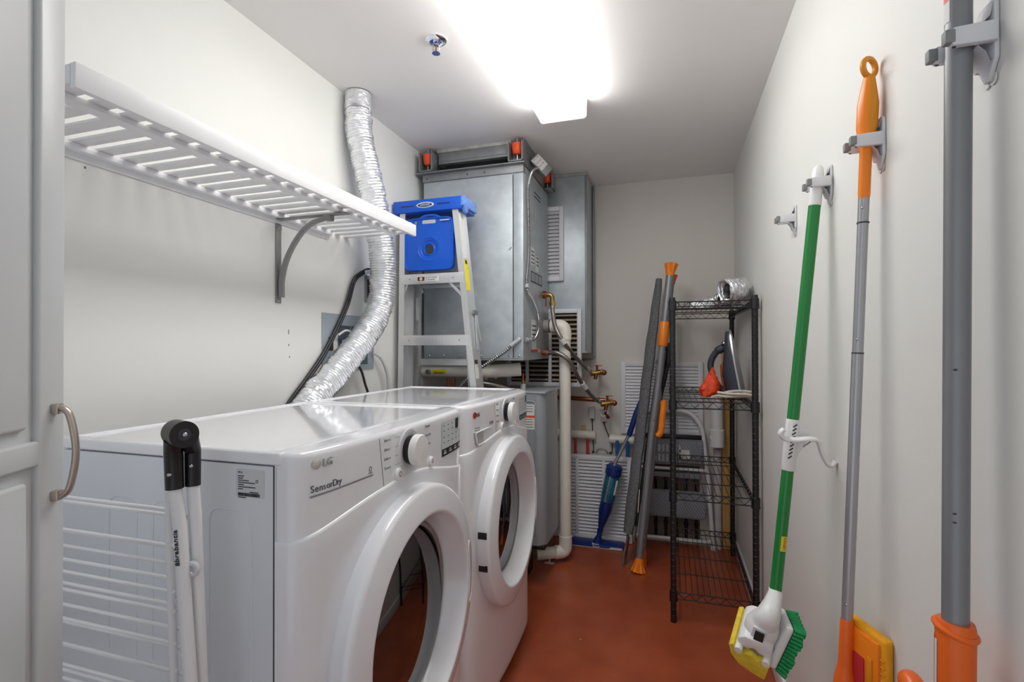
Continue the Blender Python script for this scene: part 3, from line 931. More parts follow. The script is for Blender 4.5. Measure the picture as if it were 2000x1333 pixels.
for s, x0, x1 in ((0, -1.16, -1.192), (1, -0.945, -0.905)):
    obj('step_brace', MB().bar((x0, LYF - 0.010, 1.452), (railx(s, 1.36) + (0.004 if s == 0 else -0.004), LYF - 0.010, 1.37), 0.012, 0.003, (0, 1, 0)), M_ALU, t)
for z in (1.475, 1.10, 0.5):
    obj('rear_brace', MB().box(-1.165, -0.90, LYF + 0.128, LYF + 0.133, z - 0.026, z + 0.006, 0.001), M_ALU, t)
for (xa, za, xb, zb) in ((-1.148, 1.465, -1.120, 1.42), (-1.150, 1.40, -1.148, 1.29)):
    obj('spreader', MB().bar((xa, LYF + 0.068, za), (xb, LYF + 0.068, zb), 0.014, 0.004, (0, 1, 0)), M_ALU, t)
mb = MB().bar((railx(1, 1.315) + 0.006, LYF + 0.05, 1.315), (railx(1, 1.15) + 0.006, LYF + 0.035, 1.15), 0.004, 0.014, (0, 1, 0)).bar((railx(1, 1.315) + 0.007, LYF + 0.055, 1.32), (railx(1, 1.20) + 0.012, LYF + 0.07, 1.19), 0.004, 0.010, (0, 1, 0))
obj('spreader', mb, M_ALU, t)
obj('hinge_block', MB().box(railx(1, 1.32) - 0.004, railx(1, 1.32) + 0.012, LYF + 0.02, LYF + 0.072, 1.308, 1.330, 0.003), M_GALVD, t)
# blue cap
cap = obj('top_cap', MB().box(-1.222, -0.880, LYF - 0.030, LYF + 0.130, 1.778, 1.834, 0.004), M_BLUE, t)
mb = MB().prism([(-0.03, 1.834), (-0.03, 1.79), (-0.018, 1.79), (-0.008, 1.766), (0.008, 1.760), (0.020, 1.772), (0.03, 1.79), (0.127, 1.79), (0.127, 1.834)], (-0.884, LYF, 0), (0, 1, 0), (0, 0, 1), 0.016, 0.003)
obj('cap_end', mb, M_LBLUE, cap)
for x0, x1 in ((-1.180, -1.115), (-1.000, -0.935)):
    obj('cap_slot', MB().box(x0, x1, LYF - 0.0306, LYF - 0.0296, 1.803, 1.810), M_NAVY, cap)
bz = obj('cap_badge', MB().lathe([(0.5, 0), (0.49, 0.0008), (0.0, 0.001)], (0, 0, 0), (0, -1, 0), 36), M_LABEL, cap)
for v in bz.data.vertices:
    q = v.co + ORG[t.name]
    v.co = V(q.x * 0.088 - 1.058, LYF - 0.0303 + q.y, q.z * 0.026 + 1.8065) - ORG[t.name]
bz2 = obj('badge_ring', MB().lathe([(0.5, 0.0), (0.5, 0.0012), (0.0, 0.0014)], (0, 0, 0), (0, -1, 0), 36), M_NAVY, cap)
for v in bz2.data.vertices:
    q = v.co + ORG[t.name]
    v.co = V(q.x * 0.072 - 1.058, LYF - 0.0305 + q.y, q.z * 0.017 + 1.8065) - ORG[t.name]
text('badge_lettering', 'WERNER', 0.0125, (-1.058, LYF - 0.0322, 1.8025), (1, 0, 0), (0, 0, 1), M_LABEL, cap, 0.0002, 'CENTER', 1.0)
# blue tool tray hanging folded below the cap
mb = MB()
bm = bmesh.new()
tx0, tx1, tz0, tz1 = -1.168, -0.925, 1.512, 1.752
ty = LYF - 0.016
cxr, czr, rr = (tx0 + tx1) / 2, 1.608, 0.0235
# plate with a round hole: rings between the hole and the rounded rectangle outline
N = 64
outl, hole = [], []
for i in range(N):
    th = 2 * PI * i / N
    c_, s_ = math.cos(th), math.sin(th)
    hw, hu, hd = (tx1 - tx0) / 2, tz1 - czr, czr - tz0
    hh = hu if s_ > 0 else hd
    pw = 10.0
    k_ = (abs(c_ / hw) ** pw + abs(s_ / hh) ** pw) ** (-1 / pw)
    outl.append((cxr + c_ * k_, czr + s_ * k_))
    hole.append((cxr + c_ * rr, czr + s_ * rr))
def lerp2(f):
    return [(a[0] + (b_[0] - a[0]) * f, a[1] + (b_[1] - a[1]) * f) for a, b_ in zip(hole, outl)]
def circ(r_):
    return [(cxr + math.cos(2 * PI * i / N) * r_, czr + math.sin(2 * PI * i / N) * r_) for i in range(N)]
rows = []
prof = [(hole, 0.016), (hole, 0.002), (circ(0.027), 0.001), (circ(0.030), 0.004), (circ(0.038), 0.004), (circ(0.041), 0.001), (circ(0.050), 0.001), (circ(0.053), -0.0015), (circ(0.058), 0.0)]
big = circ(0.058)
for f in (0.5, 0.90):
    prof.append(([(a[0] + (b_[0] - a[0]) * f, a[1] + (b_[1] - a[1]) * f) for a, b_ in zip(big, outl)], 0.0))
for f, yo in ((0.93, -0.005), (0.985, -0.005), (1.0, 0.0), (1.0, 0.022)):
    prof.append(([(a[0] + (b_[0] - a[0]) * f, a[1] + (b_[1] - a[1]) * f) for a, b_ in zip(big, outl)], yo))
for ring_, yo in prof:
    rr_ = [V(x, ty + yo, z) for x, z in ring_]
    rows.append(rr_ + [rr_[0]])
tray = obj('tool_tray', MB().grid(rows), M_BLUE, t, ang=40)
obj('tray_handle_slot', plate(MB(), (-1.045, ty - 0.0006, 1.732), (1, 0, 0), (0, 0, 1), 0.066, 0.017, 0.0012, 0.004), mat('slot_light', rgb(196, 202, 206), 0.5, 0.3), tray)
obj('tray_slot', plate(MB(), (-0.965, ty - 0.0060, 1.734), (1, 0, 0), (0, 0, 1), 0.048, 0.006, 0.0012, 0.002), mat('slot_light', rgb(196, 202, 206)), tray)
for x, mm in ((-1.137, M_HOLDER), (-1.108, M_GALVD)):
    obj('tray_hole', plate(MB(), (x, ty - 0.0060, 1.728), (1, 0, 0), (0, 0, 1), 0.012, 0.017, 0.0012, 0.005), mm, tray)
mb = MB().tube(spline([(-1.09, ty, 1.748), (-1.07, ty - 0.003, 1.757), (-1.04, ty - 0.003, 1.760), (-1.01, ty - 0.003, 1.757), (-0.99, ty, 1.748)], 6), 0.006, 10)
obj('tray_handle', mb, M_BLUE, tray)

# ================================================================== hanging heat pump cabinet
HX0, HX1, HY0, HY1, HZ0, HZ1 = -1.192, -0.665, 2.30, 2.80, 1.097, 2.035
t = thing('heat_pump_cabinet', 'large galvanised steel heat pump cabinet hung from the ceiling behind the ladder', 'heat pump', ((HX0 + HX1) / 2, 2.55, HZ0))
hp = obj('casing', MB().box(HX0, HX1, HY0, HY1, HZ0, HZ1, 0.003), M_GALV, t)
obj('front_panel', MB().box(HX0 + 0.012, -0.718, HY0 - 0.004, HY0 + 0.002, HZ0 + 0.01, 1.990, 0.0015), M_GALV, t)
obj('corner_panel', MB().box(-0.714, HX1 - 0.001, HY0 - 0.004, HY0 + 0.002, HZ0 + 0.01, 1.990, 0.0015), M_GALV, t)
obj('panel_gap', MB().box(-0.718, -0.714, HY0 - 0.0015, HY0 + 0.001, HZ0 + 0.012, 1.988), M_VOID, t)
obj('top_flange', MB().box(HX0 - 0.002, HX1 + 0.002, HY0 - 0.008, HY0 + 0.03, 1.995, 2.034, 0.002).box(HX0 - 0.03, HX1 + 0.010, HY0 - 0.030, HY0 + 0.03, 2.034, 2.039, 0.001), M_GALVD, t)
for x in (-1.16, -1.08, -0.99, -0.88, -0.80, -0.735, -0.685):
    obj('screw', MB().ball((x, HY0 - 0.005, HZ0 + 0.022), 0.0055, 10, (1, 0.6, 1)), M_STEEL, t)
for x in (-1.17, -0.95, -0.86):
    obj('screw', MB().ball((x, HY0 - 0.0085, 2.012), 0.004, 8, (1, 0.6, 1)), M_DARK, t)
obj('panel_catch', MB().bar((-0.735, HY0 - 0.006, 1.628), (-0.724, HY0 - 0.006, 1.640), 0.005, 0.004, (0, 1, 0)), M_STEEL, t)
obj('gap_shade_block', MB().box(-1.10, -0.77, HY0 + 0.065, HY1 - 0.06, HZ1 - 0.001, 2.098), mat('black_void', rgb(14, 13, 13), 0.9), t)  # solid black block painted as the shade in the opening under the plenum
mb = MB().box(-1.125, -0.745, HY0 + 0.035, HY1 - 0.05, 2.094, ZC - 0.0005, 0.002).box(-1.128, -0.742, HY0 + 0.032, HY1 - 0.05, 2.106, 2.109)
obj('plenum', mb, M_GALVD, t)
obj('plenum_seal', MB().box(-1.132, -0.738, HY0 + 0.028, HY1 - 0.043, ZC - 0.018, ZC - 0.0008, 0.002), mat('mastic_sealant', rgb(176, 174, 168), 0.8, var=0.2, vscale=30, bump=0.4, bscale=60), t)
for i, (x, y) in enumerate(((-1.165, HY0 - 0.012), (-0.695, HY0 - 0.012), (-0.655, HY1 - 0.06), (-1.19, HY1 - 0.06))):
    s = -1 if i < 2 else 1
    mb = MB()
    zb = 2.042
    a0, a1 = (x - 0.038, x + 0.034)
    mb.box(a0, a0 + 0.005, y - 0.02, y + 0.05, zb, 2.140, 0.001).box(a1 - 0.005, a1, y - 0.02, y + 0.05, zb, 2.140, 0.001).box(a0, a1, y - 0.02, y + 0.05, zb, zb + 0.005, 0.001).box(a0, a1, y + 0.045, y + 0.05, zb, 2.140)
    hg = obj('spring_hanger', mb, M_GALVD, t)
    obj('rubber_isolator', MB().lathe([(0.0, 2.134), (0.026, 2.134), (0.028, 2.127), (0.023, 2.090), (0.016, 2.082), (0.0, 2.082)], (x, y + 0.012, 0), (0, 0, 1), 20), M_ISO, hg)
    obj('hanger_rod', MB().cyl((x, y + 0.012, 2.050), (x, y + 0.012, ZC - 0.001), 0.0045, n=10), M_STEEL, hg)
mb = MB().prism([(2.32, ZC - 0.001), (2.32, 2.045), (2.42, 2.045), (2.74, 2.045), (2.74, ZC - 0.001)], (-0.672, 0, 0), (0, 1, 0), (0, 0, 1), 0.004)
obj('side_skirt', mb, M_GALVD, t)
# right side: stencils and labels
def sidelabel(name, y0, y1, z0, z1, m_):
    return obj(name, MB().box(HX1 + 0.0001, HX1 + 0.0012, y0, y1, z0, z1), m_, t)
sl = mat('print_on_steel', rgb(92, 96, 98), 0.6)
for z in (1.955, 1.935):
    sidelabel('stencil', 2.50, 2.62, z, z + 0.008, sl)
sidelabel('warning_label', 2.43, 2.50, 1.575, 1.665, M_LABEL)
sidelabel('spec_label', 2.53, 2.585, 1.555, 1.635, M_LABEL)
for i in range(7):
    sidelabel('label_line', 2.435 + (0.0 if i < 4 else 0.097), 2.49 + (0.0 if i < 4 else 0.088), 1.585 + (i % 4) * 0.019, 1.592 + (i % 4) * 0.019, sl).location.x += 0.0006
dg_ = sidelabel('wiring_diagram', 2.43, 2.66, 1.490, 1.545, M_DARK)
for i in range(3):
    o_ = sidelabel('diagram_cell', 2.436 + i * 0.075, 2.500 + i * 0.075, 1.496, 1.539, mat('print_grey_steel', rgb(168, 174, 176), 0.5, 0.4))
    o_.location.x += 0.0006
sidelabel('pipe_label', 2.44, 2.53, 1.185, 1.30, M_LABEL)
for i in range(4):
    sidelabel('label_line', 2.445, 2.525, 1.20 + i * 0.022, 1.208 + i * 0.022, sl).location.x += 0.0006
sidelabel('red_stripe', 2.43, 2.56, 1.137, 1.150, M_RED)
sidelabel('white_label', 2.45, 2.53, 1.150, 1.183, M_LABEL)
for i, y in enumerate((2.34, 2.40, 2.46, 2.53, 2.60, 2.68, 2.75)):
    obj('screw', MB().ball((HX1 + 0.001, y, HZ0 + 0.012), 0.004, 8, (0.6, 1, 1)), M_STEEL, t)

jb = thing('junction_box', 'small tilted steel junction box on top of the heat pump side', 'electrical box', (-0.655, 2.47, 2.03))
Mj = Matrix.Translation(V(-0.622, 2.46, 2.078)) @ Matrix.Rotation(math.radians(-48), 4, 'Z') @ Matrix.Rotation(math.radians(-38), 4, 'X') @ Matrix.Rotation(math.radians(12), 4, 'Y')
obj('box', MB().box(-0.022, 0.022, -0.055, 0.055, -0.028, 0.028, 0.003, 2, Mj), M_GALVD, jb)
obj('cover_label', MB().box(0.0222, 0.0232, -0.048, 0.020, -0.022, 0.024, M=Mj), M_LABEL, jb)
for i in range(3):
    for j in range(2):
        obj('label_print', MB().box(0.0230, 0.0238, -0.044 + i * 0.021, -0.042 + i * 0.021, -0.018 + j * 0.020, -0.004 + j * 0.020, M=Mj), M_DARK, jb)


def flexpipe(pts, r, pitch, n=12, amp=0.1):
    sp = spline(pts, 16)
    cum = [0]
    for a, b_ in zip(sp, sp[1:]):
        cum.append(cum[-1] + (b_ - a).length)
    step = pitch / 3
    out, rad, j = [], [], 0
    for i in range(int(cum[-1] / step) + 1):
        s = i * step
        while j < len(cum) - 2 and cum[j + 1] < s:
            j += 1
        out.append(sp[j].lerp(sp[j + 1], min(1, (s - cum[j]) / max(1e-9, cum[j + 1] - cum[j]))))
        rad.append(r * (1 + amp * (1, -0.3, -1)[i % 3]))
    return MB().tube(out, rad, n)


t = thing('flexible_conduit', 'thin flexible metal conduit running down the right side of the heat pump', 'conduit', (-0.65, 2.4, 1.19))
obj('conduit', flexpipe([(-0.628, 2.425, 2.055), (-0.640, 2.37, 2.02), (-0.648, 2.34, 1.96), (-0.652, 2.334, 1.898), (-0.652, 2.352, 1.655), (-0.652, 2.312, 1.455), (-0.650, 2.40, 1.40), (-0.648, 2.495, 1.341), (-0.648, 2.522, 1.263), (-0.650, 2.45, 1.205), (-0.652, 2.36, 1.195), (-0.657, 2.31, 1.196)], 0.0062, 0.0085, amp=0.24), M_STEEL, t)
obj('connector', MB().cyl((-0.652, 2.37, 1.195), (-0.656, 2.318, 1.196), 0.0115), M_GALV, t)
obj('strap', MB().cyl((-0.652, 2.311, 1.462), (-0.652, 2.312, 1.446), 0.011), M_GALV, t)
t = thing('flexible_conduit', 'flexible metal conduit slanting down from the heat pump front behind the ladder', 'conduit', (-0.8, 2.28, 0.9))
obj('conduit', flexpipe([(-0.705, 2.278, 1.180), (-0.759, 2.27, 1.133), (-0.864, 2.25, 1.062), (-0.94, 2.235, 0.998), (-1.0, 2.23, 0.93), (-1.04, 2.23, 0.86)], 0.0080, 0.0105, amp=0.22), M_STEEL, t)
obj('connector', MB().cyl((-0.684, 2.284, 1.196), (-0.722, 2.276, 1.167), 0.012).ball((-0.684, 2.286, 1.197), 0.0125, 12), M_GALV, t)

# ================================================================== pipes under the heat pump
t = thing('drain_pipe', 'white plastic pipe crossing behind the ladder with a yellow label', 'pipe', (-1.0, 2.37, 1.0))
obj('pipe', MB().cyl((-1.225, 2.365, 1.040), (-0.93, 2.365, 1.040), 0.030, n=24), M_PVC, t)
obj('elbow', MB().tube(fillet([V(-0.96, 2.365, 1.040), V(-0.88, 2.365, 1.040), V(-0.72, 2.43, 1.050)], 0.05), 0.034, 24), M_PVC, t)
lb = obj('pipe_label', MB().grid([[V(x, 2.365 - 0.0305 * math.cos(a_), 1.040 + 0.0305 * math.sin(a_)) for x in (-1.165, -1.085)] for a_ in [math.radians(-32 + 8 * i) for i in range(7)]]), M_YEL, t)
text('label_lettering', 'DRAIN', 0.017, (-1.155, 2.3335, 1.0265), (1, 0, 0), (0, 0, 1), M_DARK, lb, 0.0003, xs=1.1)
obj('coupling', MB().lathe([(0.013, 0), (0.013, 0.012), (0.009, 0.014), (0.009, 0.006), (0.0, 0.006)], (-1.182, 2.335, 1.036), (0, -1, 0), 18), M_GALVD, t)
for i, x in enumerate((-1.085, -1.055)):
    tag(obj('copper_pipe', MB().cyl((x, 2.36, 0.70), (x, 2.36, 1.005), 0.0075, n=12), M_COPPER), ('thin vertical copper pipe seen through the ladder, nearer the left wall' if i == 0 else 'thin vertical copper pipe seen through the ladder, farther from the left wall'), 'pipe', 'copper pipes under the drain pipe')
t = thing('brass_valve', 'small brass valve on top of the grey water heater', 'valve', (-0.72, 2.47, 0.94))
obj('stem', MB().cyl((-0.715, 2.46, 0.945), (-0.715, 2.46, 1.03), 0.006, n=12), M_COPPER, t)
obj('nut', MB().cyl((-0.715, 2.46, 0.948), (-0.715, 2.46, 0.975), 0.014, n=6), M_HOSE, t)
obj('fitting', MB().cyl((-0.715, 2.46, 0.975), (-0.715, 2.46, 0.992), 0.010, n=12), M_BRASS, t)
t = thing('supply_hose', 'braided steel hose lying in the gap behind the washing machine', 'hose', (-0.8, 2.42, 0.95))
obj('braid', MB().tube(spline([(-0.95, 2.34, 0.99), (-0.90, 2.34, 0.985), (-0.84, 2.36, 0.975), (-0.775, 2.40, 0.955)], 8), 0.009, 12), M_BRAID, t)
for x, z in ((-0.895, 1.002), (-0.845, 1.008)):
    obj('fitting', MB().ball((x, 2.40, z), 0.013, 12), M_STEEL, t)

# water heater
t = thing('water_heater', 'grey water heater tank standing between the washing machine and the white pipe', 'water heater', (-0.75, 2.52, 0))
WX0, WX1, WY0, WY1 = -0.93, -0.572, 2.34, 2.66
mb = MB()
bm = bmesh.new()
bmesh.ops.create_cube(bm, size=1)
for v in bm.verts:
    v.co = V((WX0 + WX1) / 2 + v.co.x * (WX1 - WX0), (WY0 + WY1) / 2 + v.co.y * (WY1 - WY0), 0.575 + v.co.z * 0.73)
bmesh.ops.bevel(bm, geom=[e for e in bm.edges if abs(e.verts[0].co.z - e.verts[1].co.z) > 0.5], offset=0.045, segments=6, profile=0.5, affect='EDGES')
mb.addbm(bm)
obj('tank', mb, M_HEATER, t)
obj('top_cover', MB().box(WX0 - 0.003, WX1 + 0.003, WY0 - 0.003, WY1 + 0.003, 0.936, 0.948, 0.004), M_HEATER, t)
obj('front_frame', MB().tube(fillet([V(WX0 + 0.05, WY0 - 0.0005, 0.26), V(WX0 + 0.05, WY0 - 0.0005, 0.90), V(WX1 - 0.047, WY0 - 0.0005, 0.90), V(WX1 - 0.047, WY0 - 0.0005, 0.26)], 0.02), 0.003, 8, closed=True), M_HEATER, t)
obj('base_ring', MB().box(WX0 + 0.004, WX1 - 0.004, WY0 + 0.004, WY1 - 0.004, 0.19, 0.212, 0.004), M_BLACK, t)
obj('plinth', MB().box(WX0 + 0.07, WX1 - 0.12, WY0 + 0.05, WY1 - 0.10, 0, 0.192, 0.003), M_BLACK, t)
lb = obj('warning_label', MB().box(-0.700, -0.623, WY0 - 0.0014, WY0 - 0.0002, 0.765, 0.885), M_LABEL, t)
obj('orange_band', MB().box(-0.700, -0.623, WY0 - 0.0019, WY0 - 0.0012, 0.822, 0.832), M_ISO, lb)
for i in range(9):
    z = 0.775 + i * 0.0125
    if 0.815 < z < 0.838:
        continue
    obj('label_line', MB().box(-0.694, -0.632, WY0 - 0.0019, WY0 - 0.0012, z, z + 0.003), M_INK, lb)

# ================================================================== rear duct and grilles
t = thing('return_duct', 'tall galvanised rectangular duct dropping from the ceiling at the back wall', 'duct', (-0.73, 2.99, 1.13))
obj('duct_body', MB().box(-1.02, -0.458, 2.882, YB - 0.002, 1.128, ZC - 0.001, 0.002), M_GALV, t)
obj('ceiling_trim', MB().box(-1.03, -0.452, 2.874, YB - 0.002, ZC - 0.018, ZC - 0.0005, 0.003), mat('mastic_sealant', rgb(150, 148, 142)), t)
obj('edge_seam', MB().box(-0.466, -0.455, 2.879, 2.8835, 1.14, ZC - 0.02, 0.001), M_GALVD, t)
tag(obj('thin_conduit', MB().tube(fillet([V(-0.449, 3.10, ZC - 0.02), V(-0.449, 3.10, 1.09), V(-0.52, 3.10, 1.085)], 0.02), 0.008, 10), M_GALVD), 'thin dull conduit running down beside the galvanised duct', 'conduit')


def louvre(name, label, x0, x1, z0, z1, yf, depth, fw_, nsl, mull, back, slat_m, cat='vent grille', tilt=0.5):
    t = thing(name, label, cat, ((x0 + x1) / 2, yf + depth, z0))
    mb = MB()
    mb.box(x0, x0 + fw_, yf, yf + depth, z0, z1, 0.0015).box(x1 - fw_, x1, yf, yf + depth, z0, z1, 0.0015)
    mb.box(x0 + fw_, x1 - fw_, yf, yf + depth, z0, z0 + fw_, 0.0015).box(x0 + fw_, x1 - fw_, yf, yf + depth, z1 - fw_, z1, 0.0015)
    obj('frame', mb, M_LOUV, t)
    for x in mull:
        obj('mullion', MB().box(x - 0.009, x + 0.009, yf + 0.0005, yf + depth * 0.6, z0 + fw_ - 0.001, z1 - fw_ + 0.001, 0.001), M_LOUV, t)
    obj('backing', MB().box(x0 + 0.004, x1 - 0.004, yf + depth * 0.82, yf + depth * 0.98, z0 + 0.004, z1 - 0.004), back, t)
    P_ = (z1 - z0 - 2 * fw_) / nsl
    for i in range(nsl):
        z = z0 + fw_ + P_ * (i + 0.5)
        hgt = P_ * tilt
        mb = MB().add([V(x0 + fw_, yf + depth * 0.12, z - hgt), V(x1 - fw_, yf + depth * 0.12, z - hgt), V(x1 - fw_, yf + depth * 0.75, z + hgt), V(x0 + fw_, yf + depth * 0.75, z + hgt),
                       V(x0 + fw_, yf + depth * 0.12, z - hgt + 0.002), V(x1 - fw_, yf + depth * 0.12, z - hgt + 0.002), V(x1 - fw_, yf + depth * 0.75, z + hgt + 0.002), V(x0 + fw_, yf + depth * 0.75, z + hgt + 0.002)],
                      [[0, 1, 2, 3], [4, 7, 6, 5], [0, 4, 5, 1], [1, 5, 6, 2], [2, 6, 7, 3], [3, 7, 4, 0]])
        obj('slat', mb, slat_m, t)
    return t


louvre('vent_grille', 'white louvred grille on the galvanised duct, half hidden behind the heat pump', -0.86, -0.588, 1.545, 1.978, 2.856, 0.024, 0.024, 18, (), M_LOUVB, M_LOUV)
louvre('return_grille', 'white framed return grille with dark slots below the galvanised duct', -0.93, -0.485, 0.935, 1.382, 2.852, 0.026, 0.024, 15, (-0.806, -0.668), M_VOID, mat('tan_slat', rgb(176, 160, 142), 0.6), tilt=0.18)
louvre('wall_grille', 'white louvred grille mounted on the back wall behind the wire rack', -0.291, 0.181, 0.635, 1.073, YB - 0.020, 0.019, 0.028, 20, (), M_LOUVB, M_LOUV)
lg = louvre('louvre_panel', 'white louvred panel standing on the floor behind the spray mop', -0.69, -0.219, 0.004, 0.510, 3.040, 0.026, 0.028, 22, (-0.545, -0.385), M_VOID, M_LOUV, tilt=0.42)

# ================================================================== white drain stack and floor elbow
t = thing('drain_stack', 'white plastic drain pipe running from the heat pump down to the floor', 'pipe', (-0.545, 2.70, 0))
obj('upright', MB().tube(fillet([V(-0.640, 2.70, 1.278), V(-0.548, 2.70, 1.278), V(-0.548, 2.70, 0.055), V(-0.66, 2.632, 0.055), V(-0.69, 2.615, 0.055)], 0.05, 8), 0.0315, 24), M_PVC, t)
obj('elbow', MB().tube(fillet([V(-0.632, 2.70, 1.278), V(-0.548, 2.70, 1.278), V(-0.548, 2.70, 1.20)], 0.055, 8), 0.0355, 24), M_PVC, t)
obj('rubber_sleeve', MB().cyl((-0.6635, 2.70, 1.278), (-0.628, 2.70, 1.278), 0.034, n=24), mat('grey_rubber_sleeve', rgb(150, 144, 138), 0.6), t)
obj('clamp', MB().lathe([(0.0350, 0), (0.037, 0), (0.037, 0.006), (0.0350, 0.006)], (-0.632, 2.70, 1.278), (1, 0, 0), 28, True), M_DARK, t)
obj('floor_elbow', MB().tube(fillet([V(-0.548, 2.70, 0.14), V(-0.548, 2.70, 0.055), V(-0.60, 2.668, 0.055)], 0.05, 8), 0.0355, 24), M_PVC, t)
obj('pipe_support', MB().cyl((-0.625, 2.65, 0.0), (-0.625, 2.65, 0.03), 0.004, n=10).box(-0.65, -0.60, 2.640, 2.660, 0.0, 0.004), M_HOSE, t)


def braided(name, label, pts, cuff, nut0, nut1):
    t = thing(name, label, 'hose', pts[0])
    sp = spline(pts, 10)
    obj('braid', MB().tube(sp, 0.0115, 14), M_BRAID, t)
    obj('ferrule', MB().cyl(sp[0], sp[3], 0.0135, n=14), M_STEEL, t)
    obj('ferrule', MB().cyl(sp[-4], sp[-1], 0.0135, n=14), M_STEEL, t)
    i = int(len(sp) * cuff)
    obj('tape_cuff', MB().cyl(sp[i], sp[i + 3], 0.0155, n=14), M_WPLAST, t)


HA = [(-0.607, 2.655, 1.385), (-0.603, 2.652, 1.345), (-0.588, 2.645, 1.27), (-0.545, 2.645, 1.19), (-0.497, 2.77, 1.10), (-0.452, 2.975, 1.022)]
HB = [(-0.625, 2.655, 1.131), (-0.575, 2.640, 1.130), (-0.515, 2.650, 1.088), (-0.478, 2.75, 0.985), (-0.432, 2.88, 0.885), (-0.393, 2.975, 0.838)]
braided('supply_hose', 'upper braided steel hose from the heat pump to the higher wall valve', HA, 0.56, 0, 0)
braided('supply_hose', 'lower braided steel hose from the heat pump to the lower wall valve', HB, 0.64, 0, 0)
t = thing('hose_fitting', 'upper brass elbow with copper valve on the heat pump side', 'pipe fitting', (-0.64, 2.71, 1.40))
obj('elbow', MB().tube(fillet([V(-0.662, 2.655, 1.445), V(-0.608, 2.655, 1.445), V(-0.607, 2.655, 1.385)], 0.022), 0.0125, 14), M_BRASS, t)
obj('nut', MB().cyl((-0.607, 2.655, 1.405), (-0.607, 2.655, 1.385), 0.0165, n=6), M_BRASS, t)
obj('valve_body', MB().cyl((-0.657, 2.655, 1.445), (-0.640, 2.655, 1.445), 0.021, n=16), M_COPPER, t)
obj('valve_lever', MB().bar((-0.638, 2.638, 1.45), (-0.638, 2.638, 1.38), 0.010, 0.006, (1, 0, 0)), M_COPPER, t)
t = thing('hose_fitting', 'lower brass fitting on the heat pump side near its bottom edge', 'pipe fitting', (-0.65, 2.70, 1.13))
obj('nut', MB().cyl((-0.662, 2.655, 1.131), (-0.636, 2.655, 1.131), 0.016, n=6), M_COPPER, t)
obj('coupling', MB().cyl((-0.640, 2.655, 1.131), (-0.618, 2.655, 1.131), 0.013, n=14), M_BRASS, t)


def wallvalve(label, c, flip):
    t = thing('wall_valve', label, 'valve', (c[0], YB, c[2]), 'brass valves on the back wall')
    c = V(*c)
    obj('body', MB().cyl(c + V(-0.035, -0.012, -0.008), c + V(0.03, 0.004, 0.002), 0.013, n=14).cyl(c + V(0.012, 0, 0), c + V(0.035, 0.012, 0.002), 0.017, n=8).cyl(c, V(c.x, YB - 0.002, c.z), 0.012, n=14), M_BRASS, t)
    obj('nut', MB().cyl(c + V(-0.038, -0.014, -0.010), c + V(-0.022, -0.008, -0.006), 0.0165, n=6), M_BRASS, t)
    obj('cap', MB().ball(c + V(0.040, 0.006, -0.002), 0.017, 12), M_COPPER, t)
    obj('stem', MB().cyl(c + V(0, 0, 0.008), c + V(0, -0.002, 0.040), 0.007, n=10), M_COPPER, t)
    obj('handle', MB().box(c.x - 0.012, c.x + 0.030, c.y - 0.008, c.y + 0.008, c.z + 0.038, c.z + 0.043, 0.001), M_COPPER, t)
    obj('tail', MB().cyl(c + V(-0.004, -0.006, -0.006), c + V(-0.010, -0.012, -0.042), 0.013, 0.010, n=12), M_COPPER, t)


wallvalve('brass wall valve, the higher of the two at the hose ends', (-0.418, 3.02, 1.012), 0)
wallvalve('brass wall valve, the lower of the two at the hose ends', (-0.358, 3.02, 0.832), 1)
t = thing('copper_pipe', 'horizontal copper pipe on the back wall feeding the lower valve', 'pipe', (-0.5, 3.05, 0.855))
obj('pipe', MB().cyl((-0.90, 3.055, 0.862), (-0.375, 3.055, 0.842), 0.0135, n=16), M_COPPER, t)

for (x, z, l1, l2) in ((-0.467, 0.754, 'grey plug adapter on the back wall with a cord hanging below, left of the pair', 'thin dark cord from the left plug adapter down the back wall'),
                       (-0.394, 0.737, 'grey plug adapter below the lower brass valve, right of the pair', 'thin dark cord from the right plug adapter down the back wall')):
    t = thing('plug_adapter', l1, 'plug', (x, YB, z - 0.03), 'plug adapters on the back wall')
    obj('body', MB().box(x - 0.018, x + 0.018, YB - 0.030, YB - 0.001, z - 0.036, z + 0.036, 0.005), M_HOSE, t)
    obj('strain_relief', MB().cyl((x, YB - 0.016, z - 0.034), (x, YB - 0.016, z - 0.048), 0.005, n=10), M_BLACK, t)
    dx = 0.004 if x < -0.42 else 0.045
    obj('thin_cord', MB().tube(spline([V(x, YB - 0.016, z - 0.044), V(x + dx * 0.4, YB - 0.012, z - 0.10), V(x + dx, YB - 0.010, z - 0.16), V(x + dx + 0.004, YB - 0.012, 0.515)], 8), 0.0028, 8), M_CORD, t)['label'] = l2
t = thing('hose_loop', 'white ring of pipe end with copper inside under the lower valve', 'pipe fitting', (-0.372, 3.03, 0.74))
obj('collar', MB().lathe([(0.020, 0), (0.024, 0), (0.024, 0.012), (0.020, 0.012)], (-0.376, 3.040, 0.765), (-0.3, -0.8, 0.5), 22, True), M_WPLAST, t)
obj('stub', MB().cyl((-0.372, 3.040, 0.768), (-0.352, 3.010, 0.745), 0.010, n=12), M_COPPER, t)
